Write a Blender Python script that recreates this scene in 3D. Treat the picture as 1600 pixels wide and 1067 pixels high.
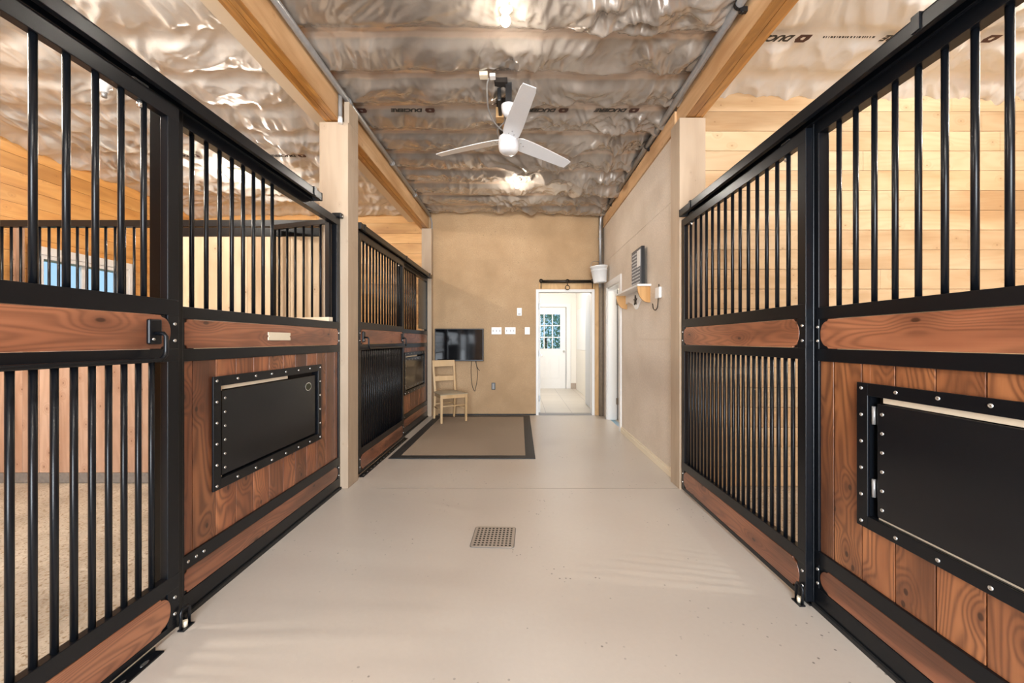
import bpy, math, random
import numpy as np
from mathutils import Vector, Matrix, Euler

random.seed(7)
for o in list(bpy.data.objects):
    bpy.data.objects.remove(o, do_unlink=True)
SC = bpy.context.scene
COL = SC.collection

# ------------------------------------------------------------------ camera
F_PX = 620.0
CAM_H = 1.24
cd = bpy.data.cameras.new('camera')
cd.sensor_fit = 'HORIZONTAL'
cd.sensor_width = 36.0
cd.lens = F_PX / 1600.0 * 36.0
cd.shift_x = -12.0 / 1600.0
cd.shift_y = -1.5 / 1600.0
cd.clip_start = 0.02
cd.clip_end = 300
cam = bpy.data.objects.new('camera', cd)
cam.location = (0, 0, CAM_H)
cam.rotation_euler = (math.radians(90), 0, 0)
COL.objects.link(cam)
SC.camera = cam

# ------------------------------------------------------------------ view + world
SC.view_settings.view_transform = 'Standard'
SC.view_settings.look = 'None'
SC.view_settings.gamma = 1.0
SC.view_settings.use_curve_mapping = False
SC.view_settings.exposure = 0.30

w = bpy.data.worlds.new('sky')
SC.world = w
w.use_nodes = True
nt = w.node_tree
nt.nodes.clear()
wo = nt.nodes.new('ShaderNodeOutputWorld')
bg = nt.nodes.new('ShaderNodeBackground')
tc = nt.nodes.new('ShaderNodeTexCoord')
sp = nt.nodes.new('ShaderNodeSeparateXYZ')
rp = nt.nodes.new('ShaderNodeValToRGB')
nt.links.new(tc.outputs['Generated'], sp.inputs[0])
nt.links.new(sp.outputs['Z'], rp.inputs[0])
rp.color_ramp.elements[0].position = 0.0
rp.color_ramp.elements[0].color = (0.42, 0.70, 0.92, 1)
rp.color_ramp.elements[1].position = 0.6
rp.color_ramp.elements[1].color = (0.16, 0.40, 0.82, 1)
nt.links.new(rp.outputs[0], bg.inputs[0])
bg.inputs[1].default_value = 1.0
nt.links.new(bg.outputs[0], wo.inputs[0])


def point(name, loc, power, color=(1, 0.86, 0.68), r=0.03):
    l = bpy.data.lights.new(name, 'POINT')
    l.energy = power
    l.color = color
    l.shadow_soft_size = r
    o = bpy.data.objects.new(name, l)
    o.location = loc
    COL.objects.link(o)
    return o


def area(name, loc, rot, sx, sy, power, color):
    l = bpy.data.lights.new(name, 'AREA')
    l.shape = 'RECTANGLE'
    l.size = sx
    l.size_y = sy
    l.energy = power
    l.color = color
    o = bpy.data.objects.new(name, l)
    o.location = loc
    o.rotation_euler = rot
    COL.objects.link(o)
    return o


R90 = math.pi / 2
H = 3.38            # ceiling height
XL, XR = -5.30, 5.20
YB, YF = -3.0, 6.60  # back, far wall
# unseen area lamp added as fill, set at an assumed door behind the camera
DOOR_W, DOOR_H = 2.5, 2.9
area('back_door_fill', (0, YB - 0.12, DOOR_H / 2), (R90, 0, 0), DOOR_W, DOOR_H, 420, (0.88, 0.94, 1.0))
BULB_C = (1.0, 0.93, 0.83)
BULBS = [  # x, y, watts, in view
    (-0.09, 2.50, 20, True), (-0.035, 5.16, 52, True), (-0.05, -0.2, 60, False),
    (-3.46, 4.93, 90, True), (-3.46, 1.6, 125, False), (3.46, 1.62, 68, False), (3.46, 4.9, 10, False)]
HALL_FILL = 60


# ------------------------------------------------------------------ materials
def new_mat(name):
    m = bpy.data.materials.new(name)
    m.use_nodes = True
    return m, m.node_tree, m.node_tree.nodes['Principled BSDF']


def plain(name, c, rough=0.5, metal=0.0, spec=0.5, coat=0.0, bump=0.0, bscale=60, var=0.0):
    m, t, b = new_mat(name)
    b.inputs['Base Color'].default_value = (*c, 1)
    b.inputs['Roughness'].default_value = rough
    b.inputs['Metallic'].default_value = metal
    b.inputs['Specular IOR Level'].default_value = spec
    b.inputs['Coat Weight'].default_value = coat
    b.inputs['Coat Roughness'].default_value = 0.12
    N, L = t.nodes, t.links
    g = N.new('ShaderNodeNewGeometry')
    n = N.new('ShaderNodeTexNoise')
    n.inputs['Scale'].default_value = bscale
    n.inputs['Detail'].default_value = 3
    L.new(g.outputs['Position'], n.inputs['Vector'])
    mx = N.new('ShaderNodeMix'); mx.data_type = 'RGBA'
    k = max(var, 0.03)
    mx.inputs[6].default_value = (*[v * (1 - k) for v in c], 1)
    mx.inputs[7].default_value = (*[min(1, v * (1 + k)) for v in c], 1)
    L.new(n.outputs[0], mx.inputs[0])
    L.new(mx.outputs[2], b.inputs['Base Color'])
    if bump > 0:
        bp = N.new('ShaderNodeBump')
        bp.inputs['Strength'].default_value = bump
        bp.inputs['Distance'].default_value = 0.003
        L.new(n.outputs[0], bp.inputs['Height'])
        L.new(bp.outputs[0], b.inputs['Normal'])
    return m


def mathn(t, op, a, b=None, c=None):
    n = t.nodes.new('ShaderNodeMath')
    n.operation = op
    for i, v in enumerate((a, b, c)):
        if v is None:
            continue
        if isinstance(v, (int, float)):
            n.inputs[i].default_value = v
        else:
            t.links.new(v, n.inputs[i])
    return n.outputs[0]


def mixc(t, fac, a, b, mode='MIX'):
    n = t.nodes.new('ShaderNodeMix')
    n.data_type = 'RGBA'
    n.blend_type = mode
    for i, v in ((0, fac), (6, a), (7, b)):
        if isinstance(v, (int, float)):
            n.inputs[i].default_value = v
        elif isinstance(v, tuple):
            n.inputs[i].default_value = (*v, 1) if len(v) == 3 else v
        else:
            t.links.new(v, n.inputs[i])
    return n.outputs[2]


def ramp(t, fac, stops):
    n = t.nodes.new('ShaderNodeValToRGB')
    cr = n.color_ramp
    while len(cr.elements) < len(stops):
        cr.elements.new(0.5)
    for e, (p, c) in zip(cr.elements, stops):
        e.position = p
        e.color = (*c, 1) if len(c) == 3 else c
    t.links.new(fac, n.inputs[0])
    return n.outputs[0]


def smooth(t, v, lo, hi):
    n = t.nodes.new('ShaderNodeMapRange')
    n.interpolation_type = 'SMOOTHSTEP'
    n.inputs['From Min'].default_value = lo
    n.inputs['From Max'].default_value = hi
    t.links.new(v, n.inputs['Value'])
    return n.outputs[0]


def wood(name, dark, mid, light, grain='z', plank='y', pw=0.14, off=0.0, rough=0.45, coat=0.0,
         rings=26.0, ringamt=0.55, knots=0.8, knotc=None, pvar=0.25, acr=5.0, alg=0.7, kd=0.10, kac=5.0, kal=3.4):
    """Board wood: grain contours along one axis, each board of width pw different."""
    m, t, b = new_mat(name)
    N, L = t.nodes, t.links
    g = N.new('ShaderNodeNewGeometry')
    s = N.new('ShaderNodeSeparateXYZ')
    L.new(g.outputs['Position'], s.inputs[0])
    ax = {'x': s.outputs[0], 'y': s.outputs[1], 'z': s.outputs[2]}
    pid = mathn(t, 'FLOOR', mathn(t, 'DIVIDE', mathn(t, 'SUBTRACT', ax[plank], off), pw))
    wn = N.new('ShaderNodeTexWhiteNoise'); wn.noise_dimensions = '1D'
    L.new(pid, wn.inputs['W'])
    r = wn.outputs['Value']
    comps = {}
    for k in 'xyz':
        sc = alg if k == grain else acr
        sh = 7.3 if k == grain else (3.1 if k == plank else 1.7)
        comps[k] = mathn(t, 'ADD', mathn(t, 'MULTIPLY', ax[k], sc), mathn(t, 'MULTIPLY', r, sh * 5))
    cv = N.new('ShaderNodeCombineXYZ')
    for i, k in enumerate('xyz'):
        L.new(comps[k], cv.inputs[i])
    # knots
    kv = N.new('ShaderNodeCombineXYZ')
    L.new(mathn(t, 'ADD', mathn(t, 'MULTIPLY', ax[plank], kac), mathn(t, 'MULTIPLY', r, 31.0)), kv.inputs[0])
    L.new(mathn(t, 'ADD', mathn(t, 'MULTIPLY', ax[grain], kal), mathn(t, 'MULTIPLY', r, 17.0)), kv.inputs[1])
    vo = N.new('ShaderNodeTexVoronoi')
    vo.voronoi_dimensions = '2D'
    vo.inputs['Scale'].default_value = 1.0
    L.new(kv.outputs[0], vo.inputs['Vector'])
    kdist = vo.outputs['Distance']
    kn = mathn(t, 'SUBTRACT', 1.0, smooth(t, kdist, kd * 0.25, kd * 0.5))
    kh = mathn(t, 'SUBTRACT', 1.0, smooth(t, kdist, kd * 0.4, kd * 3.2))
    ns = N.new('ShaderNodeTexNoise')
    ns.inputs['Scale'].default_value = 1.0
    ns.inputs['Detail'].default_value = 1.5
    ns.inputs['Roughness'].default_value = 0.4
    L.new(cv.outputs[0], ns.inputs['Vector'])
    ph = mathn(t, 'ADD', mathn(t, 'MULTIPLY', ns.outputs[0], rings), mathn(t, 'MULTIPLY', kh, 3.0 * knots))
    sn = mathn(t, 'MULTIPLY_ADD', mathn(t, 'SINE', mathn(t, 'MULTIPLY', ph, 6.2832)), 0.5, 0.5)
    sn = mathn(t, 'POWER', sn, 1.6)
    # fine fibre
    fv = N.new('ShaderNodeCombineXYZ')
    for i, k in enumerate('xyz'):
        L.new(mathn(t, 'MULTIPLY', ax[k], 5.0 if k == grain else 160.0), fv.inputs[i])
    fb = N.new('ShaderNodeTexNoise')
    fb.inputs['Scale'].default_value = 1.0
    fb.inputs['Detail'].default_value = 2
    L.new(fv.outputs[0], fb.inputs['Vector'])
    # blotch
    bl = N.new('ShaderNodeTexNoise')
    bl.inputs['Scale'].default_value = 1.0
    bl.inputs['Detail'].default_value = 3
    bv = N.new('ShaderNodeCombineXYZ')
    for i, k in enumerate('xyz'):
        L.new(mathn(t, 'MULTIPLY', comps[k], 1.3 if k == grain else 0.8), bv.inputs[i])
    L.new(bv.outputs[0], bl.inputs['Vector'])
    base = ramp(t, bl.outputs[0], [(0.33, dark), (0.48, mid), (0.66, light)])
    col = mixc(t, mathn(t, 'MULTIPLY', sn, ringamt), base, dark)
    col = mixc(t, mathn(t, 'MULTIPLY', fb.outputs[0], 0.35), col, light)
    if knotc is None:
        knotc = tuple(v * 0.35 for v in dark)
    col = mixc(t, mathn(t, 'MULTIPLY', kh, 0.5 * knots), col, dark)
    col = mixc(t, mathn(t, 'MULTIPLY', kn, knots), col, knotc)
    pv = mathn(t, 'MULTIPLY_ADD', r, pvar, 1 - pvar * 0.55)
    cc = N.new('ShaderNodeCombineXYZ')
    for i in range(3):
        L.new(pv, cc.inputs[i])
    col = mixc(t, 1.0, col, cc.outputs[0], 'MULTIPLY')
    L.new(col, b.inputs['Base Color'])
    b.inputs['Roughness'].default_value = rough
    b.inputs['Coat Weight'].default_value = coat
    b.inputs['Coat Roughness'].default_value = 0.2
    bp = N.new('ShaderNodeBump')
    bp.inputs['Strength'].default_value = 0.25
    bp.inputs['Distance'].default_value = 0.001
    L.new(mathn(t, 'ADD', fb.outputs[0], mathn(t, 'MULTIPLY', sn, 0.6)), bp.inputs['Height'])
    L.new(bp.outputs[0], b.inputs['Normal'])
    return m


CED_D, CED_M, CED_L = (0.070, 0.021, 0.010), (0.225, 0.072, 0.030), (0.39, 0.150, 0.062)
M_CEDAR_V = wood('stained_cedar_upright', CED_D, CED_M, CED_L, 'z', 'y', 0.14, 0.149, coat=0.35, rough=0.42, acr=5.5, alg=0.9, pvar=0.6, rings=20, kd=0.11, ringamt=0.75)
M_CEDAR_VR = wood('stained_cedar_upright_right', CED_D, (0.25, 0.088, 0.034), (0.46, 0.185, 0.070), 'z', 'y', 0.143, 0.031, coat=0.35, rough=0.42, acr=5.5, alg=0.9, pvar=0.6, rings=20, kd=0.11, ringamt=0.75)
M_CEDAR_H = wood('stained_cedar_level', CED_D, (0.26, 0.090, 0.043), (0.42, 0.170, 0.082), 'y', 'z', 0.5, -0.48, coat=0.4, rough=0.38, acr=7, alg=0.8, kd=0.10, rings=22, kal=2.2)
PIN_D, PIN_M, PIN_L = (0.45, 0.27, 0.125), (0.62, 0.435, 0.25), (0.71, 0.54, 0.34)
M_PINE_X = wood('pine_boards_across', PIN_D, PIN_M, PIN_L, 'x', 'z', 0.168, 0.0, rough=0.5, rings=12, ringamt=0.22, knots=0.5, knotc=(0.22, 0.10, 0.04), pvar=0.16, kd=0.07)
OR_D, OR_M, OR_L = (0.48, 0.20, 0.045), (0.68, 0.33, 0.09), (0.78, 0.43, 0.15)
M_PINE_O = wood('amber_pine_boards', OR_D, OR_M, OR_L, 'y', 'z', 0.168, 0.0, rough=0.45, rings=12, ringamt=0.25, knots=0.4, knotc=(0.2, 0.07, 0.02), pvar=0.18, kd=0.06)
M_PINE_OX = wood('amber_pine_boards_across', (0.52, 0.25, 0.08), (0.74, 0.42, 0.16), (0.84, 0.54, 0.24), 'x', 'z', 0.168, 0.0, rough=0.45, rings=12, ringamt=0.25, knots=0.4, knotc=(0.2, 0.07, 0.02), pvar=0.18, kd=0.06)
M_PLANK_L = wood('pale_spruce_planks', (0.55, 0.36, 0.20), (0.74, 0.55, 0.34), (0.84, 0.68, 0.48), 'z', 'x', 0.125, 0.0, rough=0.55, rings=12, ringamt=0.25, knots=0.7, knotc=(0.25, 0.10, 0.04), pvar=0.15, kd=0.07)
M_PLANK_P = wood('worn_cedar_planks', (0.32, 0.17, 0.10), (0.47, 0.29, 0.195), (0.58, 0.40, 0.29), 'z', 'x', 0.15, 0.0, rough=0.5, rings=12, ringamt=0.3, knots=0.7, knotc=(0.14, 0.05, 0.02), pvar=0.18, kd=0.07)
M_POST = wood('sanded_timber', (0.36, 0.265, 0.18), (0.45, 0.345, 0.245), (0.52, 0.41, 0.30), 'z', 'x', 0.6, 0.0, rough=0.6, rings=8, ringamt=0.2, knots=0.3, pvar=0.06, kd=0.05)
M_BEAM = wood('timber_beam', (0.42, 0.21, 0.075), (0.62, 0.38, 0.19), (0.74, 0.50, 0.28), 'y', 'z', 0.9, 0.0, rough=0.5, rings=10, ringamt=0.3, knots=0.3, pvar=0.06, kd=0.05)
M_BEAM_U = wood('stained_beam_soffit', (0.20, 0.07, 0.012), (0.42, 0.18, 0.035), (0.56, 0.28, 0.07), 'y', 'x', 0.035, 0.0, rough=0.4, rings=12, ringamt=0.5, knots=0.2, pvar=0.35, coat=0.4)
M_CHAIR = wood('blond_beech', (0.50, 0.32, 0.15), (0.62, 0.42, 0.22), (0.70, 0.50, 0.29), 'z', 'x', 0.7, 0.0, rough=0.4, rings=8, ringamt=0.2, knots=0, pvar=0.05)
M_SHELFW = wood('honey_pine', (0.30, 0.13, 0.03), (0.48, 0.24, 0.07), (0.60, 0.33, 0.12), 'z', 'x', 0.7, 0.0, rough=0.4, rings=10, ringamt=0.3, knots=0, pvar=0.05)
M_FRAMEW = wood('raw_framing_lumber', (0.42, 0.22, 0.08), (0.60, 0.36, 0.15), (0.70, 0.45, 0.22), 'z', 'x', 0.7, 0.0, rough=0.6, rings=10, ringamt=0.3, knots=0.2, pvar=0.05)

M_STEEL = plain('black_powder_coated_steel', (0.004, 0.005, 0.007), rough=0.28, spec=0.32, bump=0.04, bscale=400, var=0.15)
M_STEEL_G = plain('black_gloss_sheet', (0.007, 0.008, 0.010), rough=0.20, spec=0.42, bump=0.03, bscale=8)
M_RUBBER = plain('black_rubber', (0.012, 0.012, 0.012), rough=0.6)
M_ZINC = plain('zinc_screw', (0.62, 0.62, 0.60), rough=0.25, metal=0.9)
M_CHROME = plain('bright_steel', (0.75, 0.75, 0.75), rough=0.15, metal=1.0)
M_GALV = plain('grey_conduit', (0.36, 0.36, 0.36), rough=0.35, metal=0.55, var=0.15, bscale=30)
M_GREYP = plain('grey_pvc', (0.27, 0.26, 0.25), rough=0.4)
M_BROWNP = plain('weathered_grey_brown_pipe', (0.22, 0.17, 0.12), rough=0.6, var=0.25, bscale=20)
M_WHITE = plain('white_paint', (0.82, 0.81, 0.79), rough=0.35)
M_WHITEP = plain('white_plastic', (0.84, 0.84, 0.83), rough=0.3)
M_FAN = plain('white_enamel', (0.74, 0.75, 0.77), rough=0.3, coat=0.3)
M_IVORY = plain('ivory_plastic', (0.80, 0.72, 0.56), rough=0.4)
M_CREAM = plain('cream_board', (0.80, 0.70, 0.54), rough=0.5)
M_BLACKP = plain('black_plastic', (0.010, 0.010, 0.011), rough=0.35)
M_SCREEN = plain('tv_glass', (0.003, 0.003, 0.004), rough=0.07, spec=0.4)
M_GREYBAND = plain('grey_rubber_strip', (0.20, 0.18, 0.16), rough=0.7, bump=0.3, bscale=40, var=0.3)
M_DARK = plain('dark_cavity', (0.02, 0.015, 0.012), rough=0.9)
M_BRONZE = plain('dark_bronze', (0.035, 0.026, 0.018), rough=0.4, metal=0.5)
M_GREYSIGN = plain('grey_felt_board', (0.16, 0.16, 0.17), rough=0.7)
M_LETTERS = plain('pale_lettering', (0.62, 0.62, 0.62), rough=0.6)
M_SEAT = plain('woven_beige_seat', (0.44, 0.36, 0.25), rough=0.8, bump=0.5, bscale=300, var=0.15)
M_INK = plain('black_ink', (0.012, 0.011, 0.010), rough=0.6)
M_INKR = plain('dark_maroon_ink', (0.05, 0.012, 0.008), rough=0.6)
M_TILEB = plain('taupe_baseboard_tile', (0.42, 0.34, 0.27), rough=0.4)
M_TRUNK = plain('bark', (0.10, 0.07, 0.05), rough=0.9)
M_LEAF = plain('leaf_green', (0.30, 0.48, 0.26), rough=0.6, var=0.4, bscale=4)
M_GRASS = plain('lawn', (0.12, 0.22, 0.05), rough=0.9, var=0.4, bscale=3)
M_HALLW = plain('white_hall_wall', (0.86, 0.83, 0.77), rough=0.6)


def glass_mat():
    m, t, b = new_mat('window_glass')
    t.nodes.clear()
    o = t.nodes.new('ShaderNodeOutputMaterial')
    tr = t.nodes.new('ShaderNodeBsdfTransparent')
    gl = t.nodes.new('ShaderNodeBsdfGlossy')
    gl.inputs['Roughness'].default_value = 0.02
    mx = t.nodes.new('ShaderNodeMixShader')
    fr = t.nodes.new('ShaderNodeLayerWeight')
    fr.inputs[0].default_value = 0.3
    t.links.new(mathn(t, 'MULTIPLY_ADD', mathn(t, 'POWER', fr.outputs['Facing'], 4.0), 0.5, 0.03), mx.inputs[0])
    t.links.new(tr.outputs[0], mx.inputs[1])
    t.links.new(gl.outputs[0], mx.inputs[2])
    t.links.new(mx.outputs[0], o.inputs[0])
    return m


M_GLASS = glass_mat()


def emis(name, c, s):
    m, t, b = new_mat(name)
    b.inputs['Emission Color'].default_value = (*c, 1)
    b.inputs['Emission Strength'].default_value = s
    b.inputs['Base Color'].default_value = (*c, 1)
    return m


M_BULB = emis('lit_bulb', (1.0, 0.90, 0.72), 14)


def board_mat(name, c1, c2, c3, scale=1.0, dirt=0.25):
    """Rough sheathing board: pale fibre flecks and small dark pits."""
    m, t, b = new_mat(name)
    N, L = t.nodes, t.links
    g = N.new('ShaderNodeNewGeometry')
    a = N.new('ShaderNodeTexNoise'); a.inputs['Scale'].default_value = 2.2; a.inputs['Detail'].default_value = 7
    f = N.new('ShaderNodeTexNoise'); f.inputs['Scale'].default_value = 55 * scale; f.inputs['Detail'].default_value = 4
    f.inputs['Roughness'].default_value = 0.7
    v = N.new('ShaderNodeTexVoronoi'); v.inputs['Scale'].default_value = 17 * scale
    for n in (a, f, v):
        L.new(g.outputs['Position'], n.inputs['Vector'])
    c = ramp(t, a.outputs[0], [(0.3, c1), (0.5, c2), (0.7, c3)])
    c = mixc(t, mathn(t, 'MULTIPLY', smooth(t, f.outputs[0], 0.35, 0.65), 0.55), c, tuple(x * 0.72 for x in c2))
    c = mixc(t, mathn(t, 'MULTIPLY', smooth(t, f.outputs[0], 0.58, 0.72), 0.6), c, tuple(min(1, x * 1.35) for x in c3))
    pit = mathn(t, 'SUBTRACT', 1.0, smooth(t, v.outputs['Distance'], 0.06, 0.14))
    big = smooth(t, a.outputs[0], 0.48, 0.60)
    c = mixc(t, mathn(t, 'MULTIPLY', mathn(t, 'MULTIPLY', pit, big), dirt * 2.5), c, tuple(x * 0.25 for x in c1))
    L.new(c, b.inputs['Base Color'])
    b.inputs['Roughness'].default_value = 0.62
    bp = N.new('ShaderNodeBump'); bp.inputs['Strength'].default_value = 0.35; bp.inputs['Distance'].default_value = 0.004
    L.new(f.outputs[0], bp.inputs['Height'])
    L.new(bp.outputs[0], b.inputs['Normal'])
    return m


M_OSB_F = board_mat('sheathing_board_warm_lit', (0.42, 0.265, 0.13), (0.50, 0.325, 0.17), (0.57, 0.385, 0.215))  # same board as the right wall; warm light is put into this colour
M_OSB_R = board_mat('beige_sheathing_board', (0.66, 0.56, 0.455), (0.74, 0.64, 0.535), (0.79, 0.69, 0.59), dirt=0.12)


def concrete():
    m, t, b = new_mat('painted_concrete')
    N, L = t.nodes, t.links
    g = N.new('ShaderNodeNewGeometry')
    a = N.new('ShaderNodeTexNoise'); a.inputs['Scale'].default_value = 1.1; a.inputs['Detail'].default_value = 1.5
    f = N.new('ShaderNodeTexNoise'); f.inputs['Scale'].default_value = 40; f.inputs['Detail'].default_value = 5
    p = N.new('ShaderNodeTexVoronoi'); p.inputs['Scale'].default_value = 24
    q = N.new('ShaderNodeTexNoise'); q.inputs['Scale'].default_value = 2.7; q.inputs['Detail'].default_value = 4
    sc = N.new('ShaderNodeTexNoise'); sc.inputs['Scale'].default_value = 5; sc.inputs['Detail'].default_value = 8
    sc.inputs['Roughness'].default_value = 0.7
    for n in (a, f, p, q, sc):
        L.new(g.outputs['Position'], n.inputs['Vector'])
    c = ramp(t, a.outputs[0], [(0.3, (0.55, 0.485, 0.42)), (0.52, (0.58, 0.52, 0.455)), (0.7, (0.605, 0.55, 0.485))])
    c = mixc(t, mathn(t, 'MULTIPLY', f.outputs[0], 0.14), c, (0.34, 0.28, 0.23))
    pit = mathn(t, 'SUBTRACT', 1.0, smooth(t, p.outputs['Distance'], 0.08, 0.15))
    msk = smooth(t, q.outputs[0], 0.52, 0.62)
    c = mixc(t, mathn(t, 'MULTIPLY', mathn(t, 'MULTIPLY', pit, msk), 0.8), c, (0.10, 0.085, 0.07))
    L.new(c, b.inputs['Base Color'])
    rr = mathn(t, 'MULTIPLY_ADD', a.outputs[0], 0.16, 0.26)
    L.new(rr, b.inputs['Roughness'])
    b.inputs['Specular IOR Level'].default_value = 0.55
    bp = N.new('ShaderNodeBump'); bp.inputs['Strength'].default_value = 0.10; bp.inputs['Distance'].default_value = 0.010
    L.new(mathn(t, 'ADD', sc.outputs[0], mathn(t, 'MULTIPLY', f.outputs[0], 0.2)), bp.inputs['Height'])
    L.new(bp.outputs[0], b.inputs['Normal'])
    return m


def sand():
    m, t, b = new_mat('sawdust_over_stall_mat')
    N, L = t.nodes, t.links
    g = N.new('ShaderNodeNewGeometry')
    a = N.new('ShaderNodeTexNoise'); a.inputs['Scale'].default_value = 3; a.inputs['Detail'].default_value = 6
    f = N.new('ShaderNodeTexNoise'); f.inputs['Scale'].default_value = 70; f.inputs['Detail'].default_value = 5
    h = N.new('ShaderNodeTexNoise'); h.inputs['Scale'].default_value = 16; h.inputs['Detail'].default_value = 6
    for n in (a, f, h):
        L.new(g.outputs['Position'], n.inputs['Vector'])
    c = ramp(t, a.outputs[0], [(0.3, (0.40, 0.34, 0.27)), (0.5, (0.54, 0.47, 0.38)), (0.68, (0.66, 0.59, 0.49))])
    c = mixc(t, smooth(t, f.outputs[0], 0.5, 0.7), c, (0.30, 0.22, 0.13))
    L.new(c, b.inputs['Base Color'])
    b.inputs['Roughness'].default_value = 0.85
    bp = N.new('ShaderNodeBump'); bp.inputs['Strength'].default_value = 0.8; bp.inputs['Distance'].default_value = 0.02
    L.new(mathn(t, 'ADD', h.outputs[0], mathn(t, 'MULTIPLY', f.outputs[0], 0.35)), bp.inputs['Height'])
    L.new(bp.outputs[0], b.inputs['Normal'])
    return m


def plastic_sheet(name, c1, c2, strap, coat, y0=2.74, pitch=0.43):
    """Translucent vapour barrier over insulation; strapping lumber shows through at a regular pitch."""
    m, t, b = new_mat(name)
    N, L = t.nodes, t.links
    g = N.new('ShaderNodeNewGeometry')
    s = N.new('ShaderNodeSeparateXYZ'); L.new(g.outputs['Position'], s.inputs[0])
    a = N.new('ShaderNodeTexNoise'); a.inputs['Scale'].default_value = 1.6; a.inputs['Detail'].default_value = 5
    L.new(g.outputs['Position'], a.inputs['Vector'])
    c = ramp(t, a.outputs[0], [(0.32, c1), (0.68, c2)])
    fr = mathn(t, 'FRACT', mathn(t, 'DIVIDE', mathn(t, 'ADD', mathn(t, 'SUBTRACT', s.outputs[1], y0 - 0.05), 20 * pitch), pitch))
    band = mathn(t, 'SUBTRACT', 1.0, smooth(t, fr, 0.19, 0.25))
    c = mixc(t, mathn(t, 'MULTIPLY', band, 0.65), c, strap)
    L.new(c, b.inputs['Base Color'])
    b.inputs['Roughness'].default_value = 0.36 if coat < 0.5 else 0.22
    b.inputs['Specular IOR Level'].default_value = 0.7
    b.inputs['Metallic'].default_value = 0.0 if coat < 0.5 else 0.35
    b.inputs['Coat Weight'].default_value = coat
    b.inputs['Coat Roughness'].default_value = 0.12
    n2 = N.new('ShaderNodeTexNoise'); n2.inputs['Scale'].default_value = 9; n2.inputs['Detail'].default_value = 4
    n2.inputs['Distortion'].default_value = 1.2
    L.new(g.outputs['Position'], n2.inputs['Vector'])
    bp = N.new('ShaderNodeBump'); bp.inputs['Strength'].default_value = 0.35; bp.inputs['Distance'].default_value = 0.01
    L.new(n2.outputs[0], bp.inputs['Height'])
    L.new(bp.outputs[0], b.inputs['Normal'])
    return m


def rug_mat():
    m, t, b = new_mat('woven_sisal')
    N, L = t.nodes, t.links
    g = N.new('ShaderNodeNewGeometry')
    s = N.new('ShaderNodeSeparateXYZ'); L.new(g.outputs['Position'], s.inputs[0])
    sx = mathn(t, 'SINE', mathn(t, 'MULTIPLY', s.outputs[0], 420))
    sy = mathn(t, 'SINE', mathn(t, 'MULTIPLY', s.outputs[1], 260))
    h = mathn(t, 'MULTIPLY_ADD', mathn(t, 'MULTIPLY', sx, sy), 0.5, 0.5)
    n = N.new('ShaderNodeTexNoise'); n.inputs['Scale'].default_value = 6; n.inputs['Detail'].default_value = 5
    L.new(g.outputs['Position'], n.inputs['Vector'])
    c = mixc(t, h, (0.20, 0.15, 0.11), (0.46, 0.37, 0.28))
    c = mixc(t, mathn(t, 'MULTIPLY', n.outputs[0], 0.4), c, (0.38, 0.30, 0.22))
    L.new(c, b.inputs['Base Color'])
    b.inputs['Roughness'].default_value = 0.85
    bp = N.new('ShaderNodeBump'); bp.inputs['Strength'].default_value = 0.5; bp.inputs['Distance'].default_value = 0.003
    L.new(h, bp.inputs['Height']); L.new(bp.outputs[0], b.inputs['Normal'])
    return m


def tile_mat():
    m, t, b = new_mat('pale_floor_tile')
    N, L = t.nodes, t.links
    g = N.new('ShaderNodeNewGeometry')
    br = N.new('ShaderNodeTexBrick')
    br.offset = 0.0
    br.inputs['Scale'].default_value = 1.0
    br.inputs['Brick Width'].default_value = 0.45
    br.inputs['Row Height'].default_value = 0.45
    br.inputs['Mortar Size'].default_value = 0.004
    br.inputs['Color1'].default_value = (0.62, 0.57, 0.50, 1)
    br.inputs['Color2'].default_value = (0.58, 0.53, 0.46, 1)
    br.inputs['Mortar'].default_value = (0.30, 0.27, 0.24, 1)
    L.new(g.outputs['Position'], br.inputs['Vector'])
    L.new(br.outputs[0], b.inputs['Base Color'])
    b.inputs['Roughness'].default_value = 0.3
    return m


M_CONC, M_SAND, M_RUG, M_TILE = concrete(), sand(), rug_mat(), tile_mat()
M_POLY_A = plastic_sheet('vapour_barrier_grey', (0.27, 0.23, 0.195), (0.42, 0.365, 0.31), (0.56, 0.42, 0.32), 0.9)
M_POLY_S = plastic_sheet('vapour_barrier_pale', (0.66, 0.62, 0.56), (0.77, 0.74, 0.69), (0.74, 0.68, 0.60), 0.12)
M_RUGB = plain('black_rug_binding', (0.020, 0.022, 0.024), rough=0.55, bump=0.4, bscale=250)


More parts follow.
